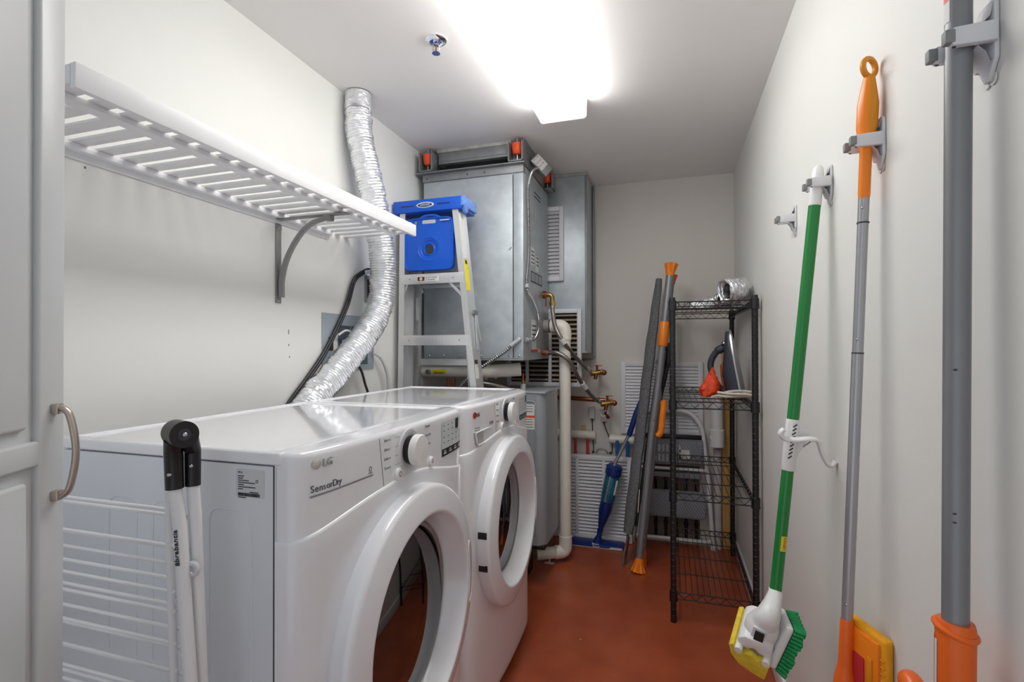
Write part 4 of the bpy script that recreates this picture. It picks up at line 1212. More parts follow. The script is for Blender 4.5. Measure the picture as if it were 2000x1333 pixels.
for (x0, x1, lab) in ((-0.80, -0.445, 'short white pipe on the back wall behind the drain stack'), (-0.356, -0.164, 'short white pipe on the back wall below the wall grille')):
    z = 0.622 if x0 < -0.5 else 0.599
    t = thing('wall_pipe', lab, 'pipe', ((x0 + x1) / 2, 3.13, z - 0.03), 'short white pipes on the back wall')
    obj('pipe', MB().cyl((x0, 3.130, z), (x1, 3.130, z - 0.006), 0.027, n=22), M_PVC, t)
    obj('end_cap', MB().lathe([(0.0285, 0), (0.0285, 0.03), (0.026, 0.032), (0.0, 0.032)], (x1 - 0.03, 3.130, z - 0.006) if x0 < -0.5 else (x0 + 0.03, 3.130, z), (1, 0, 0) if x0 < -0.5 else (-1, 0, 0), 22), M_PVC, t)
tag(obj('brown_block', MB().box(-0.532, -0.507, 3.118, 3.142, 0.6495, 0.673, 0.001), M_WOOD), 'tiny brown block lying on the short white wall pipe', 'block')
for x, m_, lab in ((-0.565, M_RED, 'red plastic water pipe rising behind the white panel, nearer the drain stack'), (-0.490, M_RED, 'red plastic water pipe rising behind the white panel, farther from the drain stack'), (-0.312, M_PBLUE, 'blue plastic water pipe behind the white panel, left of the two'), (-0.2515, M_PBLUE, 'blue plastic water pipe behind the white panel, beside the ironing board')):
    tag(obj('water_pipe', MB().cyl((x, 3.080, 0.0), (x + 0.004, 3.080, 0.60), 0.0085 if m_ is M_RED else 0.010, n=12), m_), lab, 'pipe', 'coloured pipes behind the white panel')
t = thing('wall_fixture', 'small dark pipe clip standing on the white panel edge', 'clip', (-0.41, 3.08, 0.51))
obj('arch', MB().tube(spline([(-0.435, 3.083, 0.515), (-0.425, 3.083, 0.535), (-0.400, 3.083, 0.542), (-0.375, 3.083, 0.535), (-0.365, 3.083, 0.515)], 6), 0.005, 10), M_GALVD, t)
for x in (-0.452, -0.348):
    obj('knob', MB().ball((x, 3.083, 0.522), 0.009, 10), M_DARK, t)

# ================================================================== wire shelving rack
RX0, RX1, RY0, RY1 = 0.008, 0.326, 2.24, 3.045
t = thing('wire_rack', 'tall black wire shelving rack standing against the right wall in the far corner', 'shelving rack', ((RX0 + RX1) / 2, (RY0 + RY1) / 2, 0))
for x in (RX0, RX1):
    for y in (RY0, RY1):
        prof = [(0.0, 0.0), (0.0125, 0.0), (0.0125, 0.022)]
        z = 0.03
        while z < 1.345:
            prof += [(0.0125, z), (0.0116, z + 0.0012), (0.0116, z + 0.003), (0.0125, z + 0.0042)]
            z += 0.026
        prof += [(0.0125, 1.362), (0.0110, 1.370), (0.0, 1.371)]
        p = obj('post', MB().lathe(prof, (x, y, 0), (0, 0, 1), 18), M_BLKWIRE, t)
        p['label'] = 'black grooved steel post'
SHZ = (1.350, 0.930, 0.543, 0.125)
for z in SHZ:
    mb = MB()
    xa, xb, ya, yb = RX0 + 0.004, RX1 - 0.004, RY0 + 0.002, RY1 - 0.002
    for zz in (z, z - 0.028):
        mb.tube([V(xa, ya, zz), V(xb, ya, zz)], 0.0026, 8).tube([V(xa, yb, zz), V(xb, yb, zz)], 0.0026, 8)
        mb.tube([V(xa, ya, zz), V(xa, yb, zz)], 0.0026, 8).tube([V(xb, ya, zz), V(xb, yb, zz)], 0.0026, 8)
    def zig(p0, p1, n):
        pts = []
        for i in range(n * 2 + 1):
            q = V(*p0).lerp(V(*p1), i / (n * 2))
            pts.append(q + V(0, 0, -0.026 if i % 2 else -0.002))
        mb.tube(pts, 0.0018, 6)
    zig((xa + 0.014, ya, z), (xb - 0.014, ya, z), 6)
    zig((xa + 0.014, yb, z), (xb - 0.014, yb, z), 6)
    zig((xa, ya + 0.014, z), (xa, yb - 0.014, z), 15)
    zig((xb, ya + 0.014, z), (xb, yb - 0.014, z), 15)
    for i in range(1, 4):
        y = ya + (yb - ya) * i / 4
        mb.tube([V(xa, y, z - 0.004), V(xb, y, z - 0.004)], 0.0024, 8)
    for i in range(1, 13):
        x = xa + (xb - xa) * i / 13
        mb.tube([V(x, ya, z + 0.0015), V(x, yb, z + 0.0015)], 0.0014, 6)
    sh = obj('wire_shelf', mb, M_BLKWIRE, t)
    for x in (RX0, RX1):
        for y in (RY0, RY1):
            obj('corner_sleeve', MB().lathe([(0.0128, -0.036), (0.0172, -0.036), (0.0162, 0.006), (0.0128, 0.006)], (x, y, z), (0, 0, 1), 18, True), M_BLKWIRE, sh)

# spare silver duct on the rack
t = thing('spare_duct', 'crumpled length of silver foil duct lying on top of the wire rack', 'duct', (0.29, 2.5, 1.355))
d_ = corrugated([(0.225, 2.385, 1.405), (0.262, 2.405, 1.412), (0.288, 2.455, 1.420), (0.290, 2.55, 1.418), (0.28, 2.68, 1.412)], 0.047, 0.002, 0.010, 32, 0.012, 3.0)
d_.v = [V(v.x, v.y, max(v.z, 1.3555)) for v in d_.v]
obj('foil_hose', d_, M_FOIL, t, ang=80)
d_ = corrugated([(0.268, 2.68, 1.405), (0.24, 2.76, 1.395), (0.19, 2.80, 1.384), (0.11, 2.82, 1.374)], 0.044, 0.002, 0.010, 32, 0.012, 9.0)
d_.v = [V(v.x, v.y, max(v.z - max(0, (0.26 - v.x)) * 0.12, 1.3555)) for v in d_.v]
obj('foil_tail', d_, M_FOIL, t, ang=80)
obj('dark_inside', MB().lathe([(0.038, 0), (0.03, 0.001), (0.0, 0.001)], (0.245, 2.396, 1.408), (-0.88, -0.47, 0.0), 24), M_BLACK, t)

# steam iron standing on its heel
IC = V(0.252, 2.50, 0.934)
t = thing('steam_iron', 'charcoal steam iron standing on its heel on the wire rack', 'iron', IC)
tip, heel = V(0.262, 2.50, 1.205), V(0.312, 2.50, 0.936)
ax = (heel - tip).normalized()
nl = V(ax.z, 0, -ax.x)          # towards the handle side (left)
if nl.x > 0:
    nl = -nl
Lh = (heel - tip).length
def wid(s_):
    return 0.052 * (1 - (1 - min(1, s_ * 1.25)) ** 2) ** 0.7 + 0.001
rows = []
for i in range(17):
    s_ = i / 16
    c_ = tip + ax * Lh * s_
    rows.append([c_ + V(0, -wid(s_), 0), c_ + V(0, wid(s_), 0), c_ + V(0, wid(s_), 0) + nl * 0.006, c_ + V(0, -wid(s_), 0) + nl * 0.006, c_ + V(0, -wid(s_), 0)])
t.rotation_euler = (0, 0, math.radians(-16))
t.scale = (1.12, 1.12, 1.12)
so = obj('soleplate', MB().grid(rows), M_STEEL, t)
rows = []
for i in range(17):
    s_ = i / 16
    c_ = tip + ax * Lh * (0.01 + 0.985 * s_) + nl * 0.006
    w_ = wid(s_) * 0.97
    h_ = 0.016 + 0.042 * min(1, s_ * 1.6)
    rows.append([c_ + V(0, w_ * a_, 0) + nl * h_ * b_ for a_, b_ in ((-1, 0), (-1, 0.35), (-0.85, 0.7), (-0.5, 0.95), (0, 1.0), (0.5, 0.95), (0.85, 0.7), (1, 0.35), (1, 0), (-1, 0))])
obj('body', MB().grid(rows), M_IRON, t)
p0 = tip + ax * Lh * 0.24 + nl * 0.040
hpts = [p0, p0 + nl * 0.030 + ax * 0.012, p0 + nl * 0.058 + ax * 0.045, p0 + nl * 0.066 + ax * 0.085, p0 + nl * 0.056 + ax * 0.140, p0 + nl * 0.030 + ax * 0.180, heel + nl * 0.045 - ax * 0.012]
obj('handle', MB().tube(spline(hpts, 6), [0.017] * 6 + [0.013] * 12 + [0.012] * 12 + [0.013] * 7, 12), M_IRON, t)
c_ = tip + ax * Lh * 0.66 + nl * 0.050
obj('water_tank', MB().tube([c_ - ax * 0.058, c_ - ax * 0.045, c_, c_ + ax * 0.06, c_ + ax * 0.075], [0.004, 0.018, 0.024, 0.022, 0.010], 14), mat('clear_orange_tank', rgb(214, 92, 46), 0.25, var=0.25, vscale=40, trans=0.3), t)
obj('nozzle', MB().ball(tip + ax * 0.05 + nl * 0.034, 0.011, 10), M_STEEL, t)
t2 = tag(obj('cord_bundle', MB().tube(spline([(0.205, 2.42, 0.945), (0.24, 2.40, 0.962), (0.29, 2.41, 0.966), (0.335, 2.42, 0.962), (0.340, 2.44, 0.955), (0.29, 2.43, 0.952), (0.23, 2.42, 0.95), (0.20, 2.41, 0.958), (0.25, 2.385, 0.955), (0.31, 2.39, 0.953), (0.336, 2.40, 0.948), (0.30, 2.40, 0.944), (0.24, 2.39, 0.942), (0.195, 2.38, 0.945), (0.17, 2.36, 0.941)], 6), 0.0055, 10), M_CREAM), 'coiled cream fabric cord lying in front of the steam iron', 'cord')
mb = MB().ball((0.158, 2.46, 0.985), 0.055, 28)
for i, v in enumerate(mb.v):
    q = v - V(0.158, 2.46, 0.985)
    top = (q.z + 0.055) / 0.11
    q = V(q.x, q.y, q.z * (1 + 0.75 * max(0, top - 0.4)))
    sc_ = 1.15 - 0.85 * top
    nz = noise.noise(v * 26) * 0.010 + noise.noise(v * 60) * 0.006
    mb.v[i] = V(0.158 + q.x * sc_ * 0.95 + top * 0.026 + nz, 2.46 + q.y * sc_ * 0.8 + nz, max(0.9345, 0.985 + q.z * 1.05 + nz))
tag(obj('mesh_bag', mb, M_NET), 'crumpled bright orange mesh bag beside the iron on the rack', 'bag')
# ================================================================== tools leaning in the corner
t = thing('ironing_board', 'folded ironing board with grey felt cover leaning on edge in the corner', 'ironing board', (-0.23, 2.78, 0))
B0, B1 = V(-0.222, 2.775, 0.16), V(-0.062, 3.02, 1.553)
d = (B1 - B0).normalized()
side = V(0.55, -0.835, 0)
side = (side - d * side.dot(d)).normalized()
thk = d.cross(side).normalized()
rows = []
for i in range(25):
    f = i / 24
    c_ = B0.lerp(B1, f)
    w_ = 0.042 * (1.0 if f < 0.75 else 1 - 0.35 * (f - 0.75) / 0.25) * (1 if 0 < f < 1 else 0.7)
    h_ = 0.023 * (1.0 if f < 0.7 else 1 - 0.3 * (f - 0.7) / 0.3)
    wob = V(0.0015 * math.sin(i * 1.7), 0, 0)
    rows.append([c_ + wob + side * w_ * math.cos(a_) + thk * h_ * math.sin(a_) for a_ in [2 * PI * k / 14 for k in range(15)]])
mb = MB().grid(rows)
n_ = 15
mb.f.append(list(range(14))[::-1])
mb.f.append([24 * n_ + k for k in range(14)])
obj('felt_cover', mb, M_FELT, t)
mb = MB().tube(spline([B0 + d * 0.05, B0 - d * 0.05, V(-0.240, 2.752, 0.06), V(-0.246, 2.742, 0.003)], 6), 0.011, 12, sq=0.6)
obj('foot_tube', mb, M_GREYPOLE, t)
obj('foot_hook', MB().tube(spline([B0 - d * 0.015 + side * 0.014, B0 - d * 0.07 + side * 0.010, V(-0.232, 2.752, 0.04), V(-0.240, 2.740, 0.006)], 6), 0.0055, 10), M_COPPER, t)
q0, q1 = B0 + d * 0.02 + V(0.040, 0.008, 0.02), B0 + d * 1.05 + V(0.055, 0.01, 0)
obj('folded_leg', MB().tube([q0, q1], 0.008, 12), M_BLKWIRE, t)
obj('folded_leg', MB().tube([q0 + V(0.022, 0.012, 0), q1 + V(0.010, 0.01, -0.25)], 0.007, 12), M_TUBEW, t)
g0 = B0 + d * 0.24 + V(0.033, -0.02, 0)
obj('cover_tape', MB().bar(g0, g0 - d * 0.12 + V(0.006, 0, 0), 0.016, 0.004, (1, 0, 0)), M_CREAM, t)

# grey pole with orange fittings
P0, P1 = V(-0.165, 2.681, 0.0), V(0.004, 2.86, 1.60)
t = thing('extension_pole', 'long grey pole with orange sleeve and fluted orange ends leaning on the wire rack', 'pole', P0)
d = (P1 - P0).normalized()
Lp = (P1 - P0).length
bend = [P0 + d * 0.05, P0.lerp(P1, 0.28) + V(-0.004, 0, 0), P0.lerp(P1, 0.45) + V(-0.006, 0, 0), P0.lerp(P1, 0.6), P0.lerp(P1, 0.80)]
obj('lower_tube', MB().tube(spline(bend, 8), 0.0178, 20), M_GREYPOLE, t)
obj('upper_tube', MB().tube([P0.lerp(P1, 0.78), P0 + d * (Lp - 0.045)], 0.0210, 20), M_GREYPOLE, t)
obj('sleeve', MB().tube([P0.lerp(P1, 0.728), P0.lerp(P1, 0.733), P0.lerp(P1, 0.805), P0.lerp(P1, 0.81)], [0.0215, 0.0255, 0.0255, 0.0225], 22), M_ORANGE, t)


def fluted(p, dirn, r0, r1, L_, nfl=10):
    a, c_ = basis(dirn)
    dn = dirn.normalized()
    rows = []
    for i in range(9):
        f = i / 8
        rr_ = r0 + (r1 - r0) * f ** 1.3
        rows.append([p + dn * L_ * f + (a * math.cos(th) + c_ * math.sin(th)) * rr_ * (1 + (0.10 * f) * math.cos(nfl * th)) for th in [2 * PI * k / 60 for k in range(61)]])
    rows.append([p + dn * L_ * 1.02 + (q - p - dn * L_) * 0.7 for q in rows[-1]])
    mb = MB().grid(rows)
    mb.f.append([9 * 61 + k for k in range(60)])
    return mb


obj('fluted_foot', fluted(P0 + d * 0.072, -d, 0.0195, 0.036, 0.068), M_ORANGE, t)
obj('fluted_top', fluted(P0 + d * (Lp - 0.055), d, 0.0215, 0.036, 0.066), M_ORANGE, t)
c0 = P0.lerp(P1, 0.435) + V(0.039, -0.004, 0)
obj('lever', MB().tube(spline([c0 - d * 0.005 + V(-0.016, 0, 0), c0 + d * 0.02, c0 + d * 0.09, c0 + d * 0.165, c0 + d * 0.185 + V(-0.010, 0, 0)], 6), [0.010] + [0.0135] * 22 + [0.010] * 2, 12, sq=1.2), M_ORANGE, t)
obj('rivet', MB().ball(P0.lerp(P1, 0.485) + V(-0.004, -0.016, 0), 0.0045, 8), M_STEEL, t)

Q0, Q1 = V(-0.150, 2.76, 0.0), V(0.015, 2.93, 1.56)
t = thing('pruning_pole', 'second grey pole with orange tip standing just behind the orange sleeved pole', 'pole', Q0)
d = (Q1 - Q0).normalized()
obj('tube', MB().tube([Q0 + d * 0.09, Q1 - d * 0.05], 0.0115, 16), M_GREYPOLE, t)
obj('fluted_top', fluted(Q1 - d * 0.05, d, 0.015, 0.024, 0.05), M_DORANGE, t)
obj('fluted_foot', fluted(Q0 + d * 0.09, -d, 0.014, 0.024, 0.088), M_DORANGE, t)
c0 = Q0.lerp(Q1, 0.70)
obj('head_block', MB().bar(c0 + V(0.020, -0.018, 0.05), c0 + V(-0.028, -0.01, -0.03), 0.050, 0.030, (0, 1, 0), 0.006), M_FELT, t)
obj('black_grip', MB().tube(spline([c0 + V(0.012, -0.02, 0.085), c0 + V(0.022, -0.02, 0.06), c0 + V(0.020, -0.02, -0.02), c0 + V(-0.005, -0.02, -0.14), c0 + V(-0.028, -0.02, -0.28)], 6), [0.020] * 7 + [0.017] * 6 + [0.012] * 6 + [0.009] * 6, 12), M_BLACK, t)

# spray mop
t = thing('spray_mop', 'blue spray floor mop with bottle standing in front of the white louvred panel', 'mop', (-0.41, 2.96, 0))
mh = MB().box(-0.565, -0.262, 2.925, 3.025, 0.004, 0.020, 0.006)
hd = obj('mop_head', mh, M_NAVY, t)
obj('mop_pad', MB().box(-0.560, -0.268, 2.928, 3.022, 0.0, 0.006, 0.002), M_LABEL, t)
obj('pad_corner', MB().prism([(-0.345, 0), (-0.266, 0), (-0.266, 0.012), (-0.33, 0.012)], (0, 2.9262, 0.003), (1, 0, 0), (0, 0, 1), 0.003), M_LABEL, t)
text('head_lettering', 'Bona', 0.020, (-0.435, 2.9245, 0.005), (1, 0, 0), (0, 0, 1), M_LABEL, hd, 0.0005)
obj('lettering_patch', MB().box(-0.44, -0.40, 2.93, 2.955, 0.0195, 0.0206), M_LABEL, hd)
A = [V(-0.413, 2.965, 0.02), V(-0.402, 2.962, 0.065), V(-0.395, 2.960, 0.10), V(-0.372, 2.958, 0.19), V(-0.345, 2.955, 0.30), V(-0.330, 2.955, 0.37)]
obj('joint', MB().tube([A[0], A[1], A[2]], [0.028, 0.013, 0.017], 14).ball(A[1], 0.015, 12), M_NAVY, t)
obj('body', MB().tube(spline(A[2:5], 8), [0.017 + 0.033 * min(1, i / 10) for i in range(17)], 18, sq=0.75), M_NAVY, t)
dh = (A[5] - A[4]).normalized()
b0 = V(-0.352, 2.953, 0.275)
obj('bottle', MB().tube([b0, b0 + dh * 0.02, b0 + dh * 0.14, b0 + dh * 0.155], [0.052, 0.056, 0.056, 0.050], 20, sq=0.75), M_TEAL, t)
b1 = b0 + dh * 0.15
obj('bottle_cap', MB().tube([b1, b1 + dh * 0.006, b1 + dh * 0.050, b1 + dh * 0.062], [0.053, 0.060, 0.060, 0.044], 20, sq=0.78), M_NAVY, t)
cl_ = b0 + dh * 0.085 + V(0.026, -0.041, 0)
obj('bottle_label', MB().bar(cl_ - dh * 0.04, cl_ + dh * 0.045, 0.026, 0.003, (0.5, -0.85, 0)), M_LABEL, t)
hs = b0 + V(-0.008, -0.046, 0.0)
obj('handle', MB().tube([hs + dh * 0.002, hs + dh * 0.175, b1 + dh * 0.08 + V(0, -0.004, 0), V(-0.220, 2.985, 0.68)], 0.0095, 14), M_GREYPOLE, t)
obj('grip', MB().tube([V(-0.233, 2.982, 0.645), V(-0.228, 2.983, 0.66), V(-0.190, 2.99, 0.78), V(-0.165, 3.0, 0.85)], [0.012, 0.016, 0.016, 0.012], 14), M_NAVY, t)

# ================================================================== folded step stool, pipes and timber in the corner
t = thing('step_stool', 'folded white tubular step stool with ribbed grey treads behind the wire rack', 'step stool', (0.03, 3.1, 0))
fr_ = fillet([V(-0.222, 3.105, 0.012), V(-0.181, 3.105, 0.685), V(-0.124, 3.11, 0.788), V(0.103, 3.11, 0.788), V(0.170, 3.105, 0.705), V(0.201, 3.10, 0.426), V(0.228, 3.095, 0.012)], 0.05, 6)
obj('frame', MB().tube(fr_, 0.0125, 14), M_TUBEW, t)
obj('base_bar', MB().tube(fillet([V(-0.196, 3.085, 0.045), V(0.201, 3.085, 0.045), V(0.222, 3.085, 0.057)], 0.02), 0.011, 12), M_TUBEW, t)
obj('middle_bar', MB().tube([V(-0.181, 3.085, 0.453), V(0.196, 3.085, 0.453)], 0.009, 12), M_TUBEW, t)
obj('upper_bar', MB().tube([V(-0.155, 3.10, 0.772), V(0.02, 3.10, 0.772)], 0.008, 12), M_GALVD, t)
for x in (-0.222, 0.228):
    obj('foot_cap', MB().cyl((x, 3.10, 0.0), (x, 3.10, 0.035), 0.0155, n=14), M_HOSE, t)


def tread(z0, z1, x0, x1, y):
    tr_ = obj('tread', MB().prism([(x0 + 0.012, z0), (x1 - 0.025, z0), (x1 - 0.006, z0 + 0.012), (x1, z0 + 0.03), (x1 - 0.004, z1), (x0, z1), (x0, z0 + 0.012)], (0, y, 0), (1, 0, 0), (0, 0, 1), 0.014, 0.003), M_TREAD, t)
    n_ = int((x1 - x0) / 0.016)
    rib = MB()
    hgt = z1 - z0
    for i in range(-4, n_ + 1):
        xa = x0 + i * 0.016
        pa, pb = V(xa + 0.012, y - 0.0145, z1 - 0.010), V(xa + 0.012 + hgt * 0.55, y - 0.0145, z0 + 0.012)
        if pa.x < x0 + 0.01:
            f = (x0 + 0.01 - pa.x) / (pb.x - pa.x)
            pa = pa.lerp(pb, f)
        if pb.x > x1 - 0.01:
            f = (x1 - 0.01 - pa.x) / (pb.x - pa.x)
            if f <= 0.05:
                continue
            pb = pa.lerp(pb, f)
        rib.bar(pa, pb, 0.006, 0.003, (0, 1, 0))
    obj('ribs', rib, mat('light_grey_tread', rgb(160, 163, 170), 0.6), tr_)
    return tr_


tread(0.170, 0.328, -0.170, 0.191, 3.093)
tread(0.476, 0.625, -0.155, 0.178, 3.093)
obj('lower_lip', MB().box(-0.155, 0.170, 3.074, 3.093, 0.402, 0.432, 0.004), M_TREAD, t)
obj('safety_label', MB().box(0.046, 0.103, 3.0755, 3.0772, 0.515, 0.566), M_LABEL, t)
mb = MB()
for i in range(9):
    for j in range(2):
        mb.box(-0.139 + i * 0.0225, -0.126 + i * 0.0225, 3.0755, 3.0772, 0.495 + j * 0.057, 0.536 + j * 0.057)
obj('warning_print', mb, mat('pale_print', rgb(196, 197, 200), 0.6), t)
obj('tread_edge', MB().box(-0.155, 0.170, 3.092, 3.112, 0.625, 0.650, 0.004), M_BLACK, t)

t = thing('pipe_manifold', 'row of dark pipe valves on the back wall seen between the stool treads', 'pipe manifold', (0.0, YB, 0.02))
obj('backplate', MB().box(-0.17, 0.16, YB - 0.006, YB - 0.001, 0.02, 0.46), mat('brown_recess', rgb(120, 108, 96), 0.8), t)
for i in range(6):
    x = -0.145 + i * 0.057
    p = obj('valve_pipe', MB().cyl((x, YB - 0.018, 0.02), (x, YB - 0.018, 0.42), 0.008, n=12).ball((x, YB - 0.018, 0.385), 0.0135, 10).ball((x, YB - 0.018, 0.12), 0.0135, 10), M_BLACK, t)
    obj('valve_knob', MB().ball((x + 0.004, YB - 0.031, 0.38), 0.006, 8), M_BRASS if i != 4 else M_PBLUE, p)

t = thing('vent_pipe', 'white plastic pipe with cut open end hanging behind the wire rack', 'pipe', (0.25, 3.0, 0.58))
obj('pipe', MB().lathe([(0.033, 0.0), (0.034, 0.0), (0.034, 0.24), (0.0, 0.24)], (0.250, 3.090, 0.604), (0, 0, 1), 24), M_WPLAST, t)
obj('socket', MB().lathe([(0.032, -0.035), (0.0395, -0.040), (0.0400, 0.055), (0.034, 0.06)], (0.250, 3.090, 0.634), (0, 0, 1), 24), M_WPLAST, t)
obj('branch', MB().cyl((0.250, 3.090, 0.640), (0.212, 3.082, 0.635), 0.021, n=18), M_WPLAST, t)
obj('upper_pipe', MB().cyl((0.250, 3.090, 0.844), (0.250, 3.090, 0.898), 0.031, n=22), M_WPLAST, t)
tag(obj('grey_stack', MB().lathe([(0.0, 0.0), (0.022, 0.0), (0.022, 0.57), (0.0, 0.57)], (0.256, 3.132, 0.0), (0, 0, 1), 22), M_HOSE), 'pale grey vertical pipe below the cut white pipe', 'pipe')
tag(obj('timber_plank', MB().box(0.281, 0.321, 3.132, 3.158, 0.0, 1.19, 0.002), M_WOOD), 'pine timber strip standing upright against the back wall by the rack', 'plank')

# ================================================================== broom holders on the right wall
def holder(y, z, label, gap):
    t = thing('broom_holder', label, 'broom holder', (XR, y, z), 'broom holders on the right wall')
    X = XR - 0.0006
    mb = MB().prism([(-0.018, 0.036), (-0.012, 0.041), (0.012, 0.041), (0.018, 0.036), (0.018, -0.026), (0.004, -0.048), (-0.004, -0.048), (-0.018, -0.026)], (X, y, z), (0, -1, 0), (0, 0, 1), 0.005, 0.0015)
    mb.v = [V(v.x if v.x <= X else X - (v.x - X), v.y, v.z) for v in mb.v]
    pl = obj('backplate', mb, M_HOLDER, t)
    # concave rib behind the arms
    rows = []
    for f in (-1, -0.6, -0.2, 0.2, 0.6, 1):
        rows.append([V(X - 0.005 - q, y + f * 0.016, z + zz) for zz, q in ((0.036, 0.0), (0.022, 0.003), (0.012, 0.012), (-0.010, 0.014), (-0.018, 0.007), (-0.030, 0.003), (-0.044 + 0.018 * abs(f), 0.0))])
    obj('collar', MB().grid(rows), M_HOLDER, t)
    for s in (-1, 1):
        ya = y + s * (gap + 0.0045)
        mb = MB().prism([(0.004, -0.010), (0.044, -0.010), (0.047, -0.007), (0.047, 0.008), (0.044, 0.011), (0.004, 0.013)], (X, ya - 0.0045, z), (-1, 0, 0), (0, 0, 1), 0.009, 0.0015)
        lo = min(v.y for v in mb.v)
        mb.v = [V(v.x, v.y - lo + ya - 0.0045, v.z) for v in mb.v]
        a_ = obj('arm', mb, M_HOLDER, t)
        obj('gripper', MB().box(X - 0.0535, X - 0.043, ya - 0.0055, ya + 0.0055, z - 0.007, z + 0.009, 0.002), M_ROLLER, a_)
        obj('pin', MB().cyl((X - 0.043, ya, z - 0.0105), (X - 0.043, ya, z - 0.0085), 0.002, n=8), M_DARK, a_)
    for s in (-1, 1):
        obj('tape_tab', MB().cyl((X - 0.0002, y + s * 0.006, z - 0.046), (X - 0.0012, y + s * 0.006, z - 0.046), 0.007, n=14), M_CLEAR, t)


holder(1.664, 1.535, 'empty pale grey broom holder, farthest along the right wall', 0.008)
holder(1.322, 1.533, 'pale grey broom holder gripping the green sponge mop', 0.0150)
holder(1.028, 1.514, 'pale grey broom holder gripping the orange handled mop', 0.0110)
holder(0.716, 1.508, 'pale grey broom holder gripping the thick grey pole', 0.0150)

# green sponge mop
G1, G0 = V(0.3285, 1.322, 1.578), V(0.230, 1.302, 0.588)
t = thing('sponge_mop', 'green handled sponge mop with yellow sponge and scrub brush hanging on the right wall', 'mop', G0)
d = (G1 - G0).normalized()
Lg = (G1 - G0).length
obj('handle', MB().tube([G0 - d * 0.01, G0 + d * (Lg - 0.09)], 0.0128, 20), M_GREEN, t)
obj('hang_cap', MB().tube([G1 - d * 0.095, G1 - d * 0.093, G1 - d * 0.02, G1 - d * 0.006, G1], [0.0132, 0.0138, 0.0125, 0.010, 0.004], 18), M_WPLAST, t)
g = lambda z: G0 + d * ((z - G0.z) / d.z)
sl_ = obj('lever_sleeve', MB().tube([g(0.872), g(0.876), g(0.985), g(0.99)], [0.0135, 0.0150, 0.0150, 0.0140], 20), M_WPLAST, t)
mb = MB().prism([(0.0, 0.0), (0.030, 0.060), (0.030, 0.072), (0.0, 0.090)], g(0.895) + V(0.010, 0.004, -0.005), (1, 0, 0), (0, 0, 1), 0.008)
obj('lever_web', mb, M_WPLAST, sl_)
for i in range(9):
    c_ = g(0.905 + i * 0.009) + V(-0.002 + 0.0006 * i, -0.0152, 0)
    obj('vent_slot', MB().bar(c_ + V(-0.004, 0, -0.003), c_ + V(0.004, 0, 0.003), 0.0028, 0.0012, (0, 1, 0)), M_DARK, sl_)
lv = [V(0.244, 1.272, 0.972), V(0.236, 1.272, 0.962), V(0.246, 1.274, 0.950), V(0.270, 1.278, 0.948), V(0.300, 1.285, 0.950), V(0.316, 1.29, 0.944), V(0.324, 1.29, 0.918), V(0.334, 1.29, 0.896), V(0.343, 1.29, 0.893), V(0.350, 1.29, 0.902)]
obj('squeeze_lever', MB().tube(spline(lv, 6), 0.0095, 12, sq=0.55), M_WPLAST, t)
obj('wire_link', MB().cyl((0.300, 1.288, 0.943), g(0.905) + V(0.026, 0.002, 0.02), 0.0018, n=8), M_STEEL, t)
hb = obj('brand_label', MB().bar(g(0.688) + V(0.004, -0.0125, 0), g(0.722) + V(0.004, -0.0125, 0), 0.012, 0.0012, (0.3, -1, 0)), M_YEL, t)
dl = d
text('label_lettering', 'LIBMAN', 0.0085, g(0.690) + V(0.0085, -0.0120, 0), dl, (-1, -0.3, 0.1), M_RED, hb, 0.0003)
# head
H0 = G0 + V(0, 0, 0.0)
mb = MB().tube([G0 + d * 0.006, G0 - d * 0.004, V(0.223, 1.297, 0.565), V(0.214, 1.296, 0.535), V(0.207, 1.292, 0.505)], [0.0150, 0.0155, 0.019, 0.027, 0.031], 20)
obj('neck', mb, M_WPLAST, t)
MR = V(0.94, -0.30, -0.05).normalized()
ML = V(0.36, 0.86, 0.36).normalized()
ML = (ML - MR * ML.dot(MR)).normalized()
MU = MR.cross(ML)
if MU.z < 0:
    MU = -MU
E0 = V(0.166, 1.245, 0.452)


def along(poly, off, length, bev):
    """cross-section in the head's own end plane, swept along the head"""
    mb_ = MB().prism(poly, E0 + ML * off, MR, MU, length, bev)
    c0_ = sum((ML.dot(v - E0) for v in mb_.v)) / len(mb_.v)
    if c0_ < off:
        mb_.v = [v - ML * (2 * (ML.dot(v - E0) - off)) for v in mb_.v]
    return mb_


obj('sponge', along([(-0.044, 0.028), (-0.040, 0.0), (-0.024, -0.024), (0.004, -0.038), (0.030, -0.046), (0.036, -0.020), (0.042, 0.008), (0.030, 0.012), (0.016, 0.008), (0.004, 0.020), (-0.014, 0.014), (-0.026, 0.018), (-0.032, 0.034)], 0.0, 0.115, 0.004), M_SPONGE, t)
hc = E0 + ML * 0.055
hpth = spline([G0 - d * 0.002, hc + MU * 0.098 + MR * 0.034, hc + MU * 0.072 + MR * 0.024, hc + MU * 0.046 + MR * 0.016, hc + MU * 0.020 + MR * 0.010], 6)
nh = len(hpth)
obj('head_shell', MB().tube(hpth, [0.0155 + (0.036 - 0.0155) * min(1, (i / (nh * 0.62)) ** 1.2) for i in range(nh)], 24), M_WPLAST, t)
obj('shell_saddle', along([(-0.028, 0.030), (-0.012, 0.018), (0.008, 0.026), (0.020, 0.014), (0.040, 0.014), (0.046, 0.034), (0.030, 0.052), (-0.010, 0.056), (-0.026, 0.046)], 0.010, 0.098, 0.006), M_WPLAST, t)
for a_, c_ in ((-0.022, 0.024), (0.034, 0.010)):
    p_ = E0 + MR * a_ + MU * c_
    obj('roller', MB().cyl(p_ - ML * 0.004, p_ + ML * 0.11, 0.0085, n=16), M_WPLAST, t)
pc = hc - ML * 0.0385 + MR * 0.006
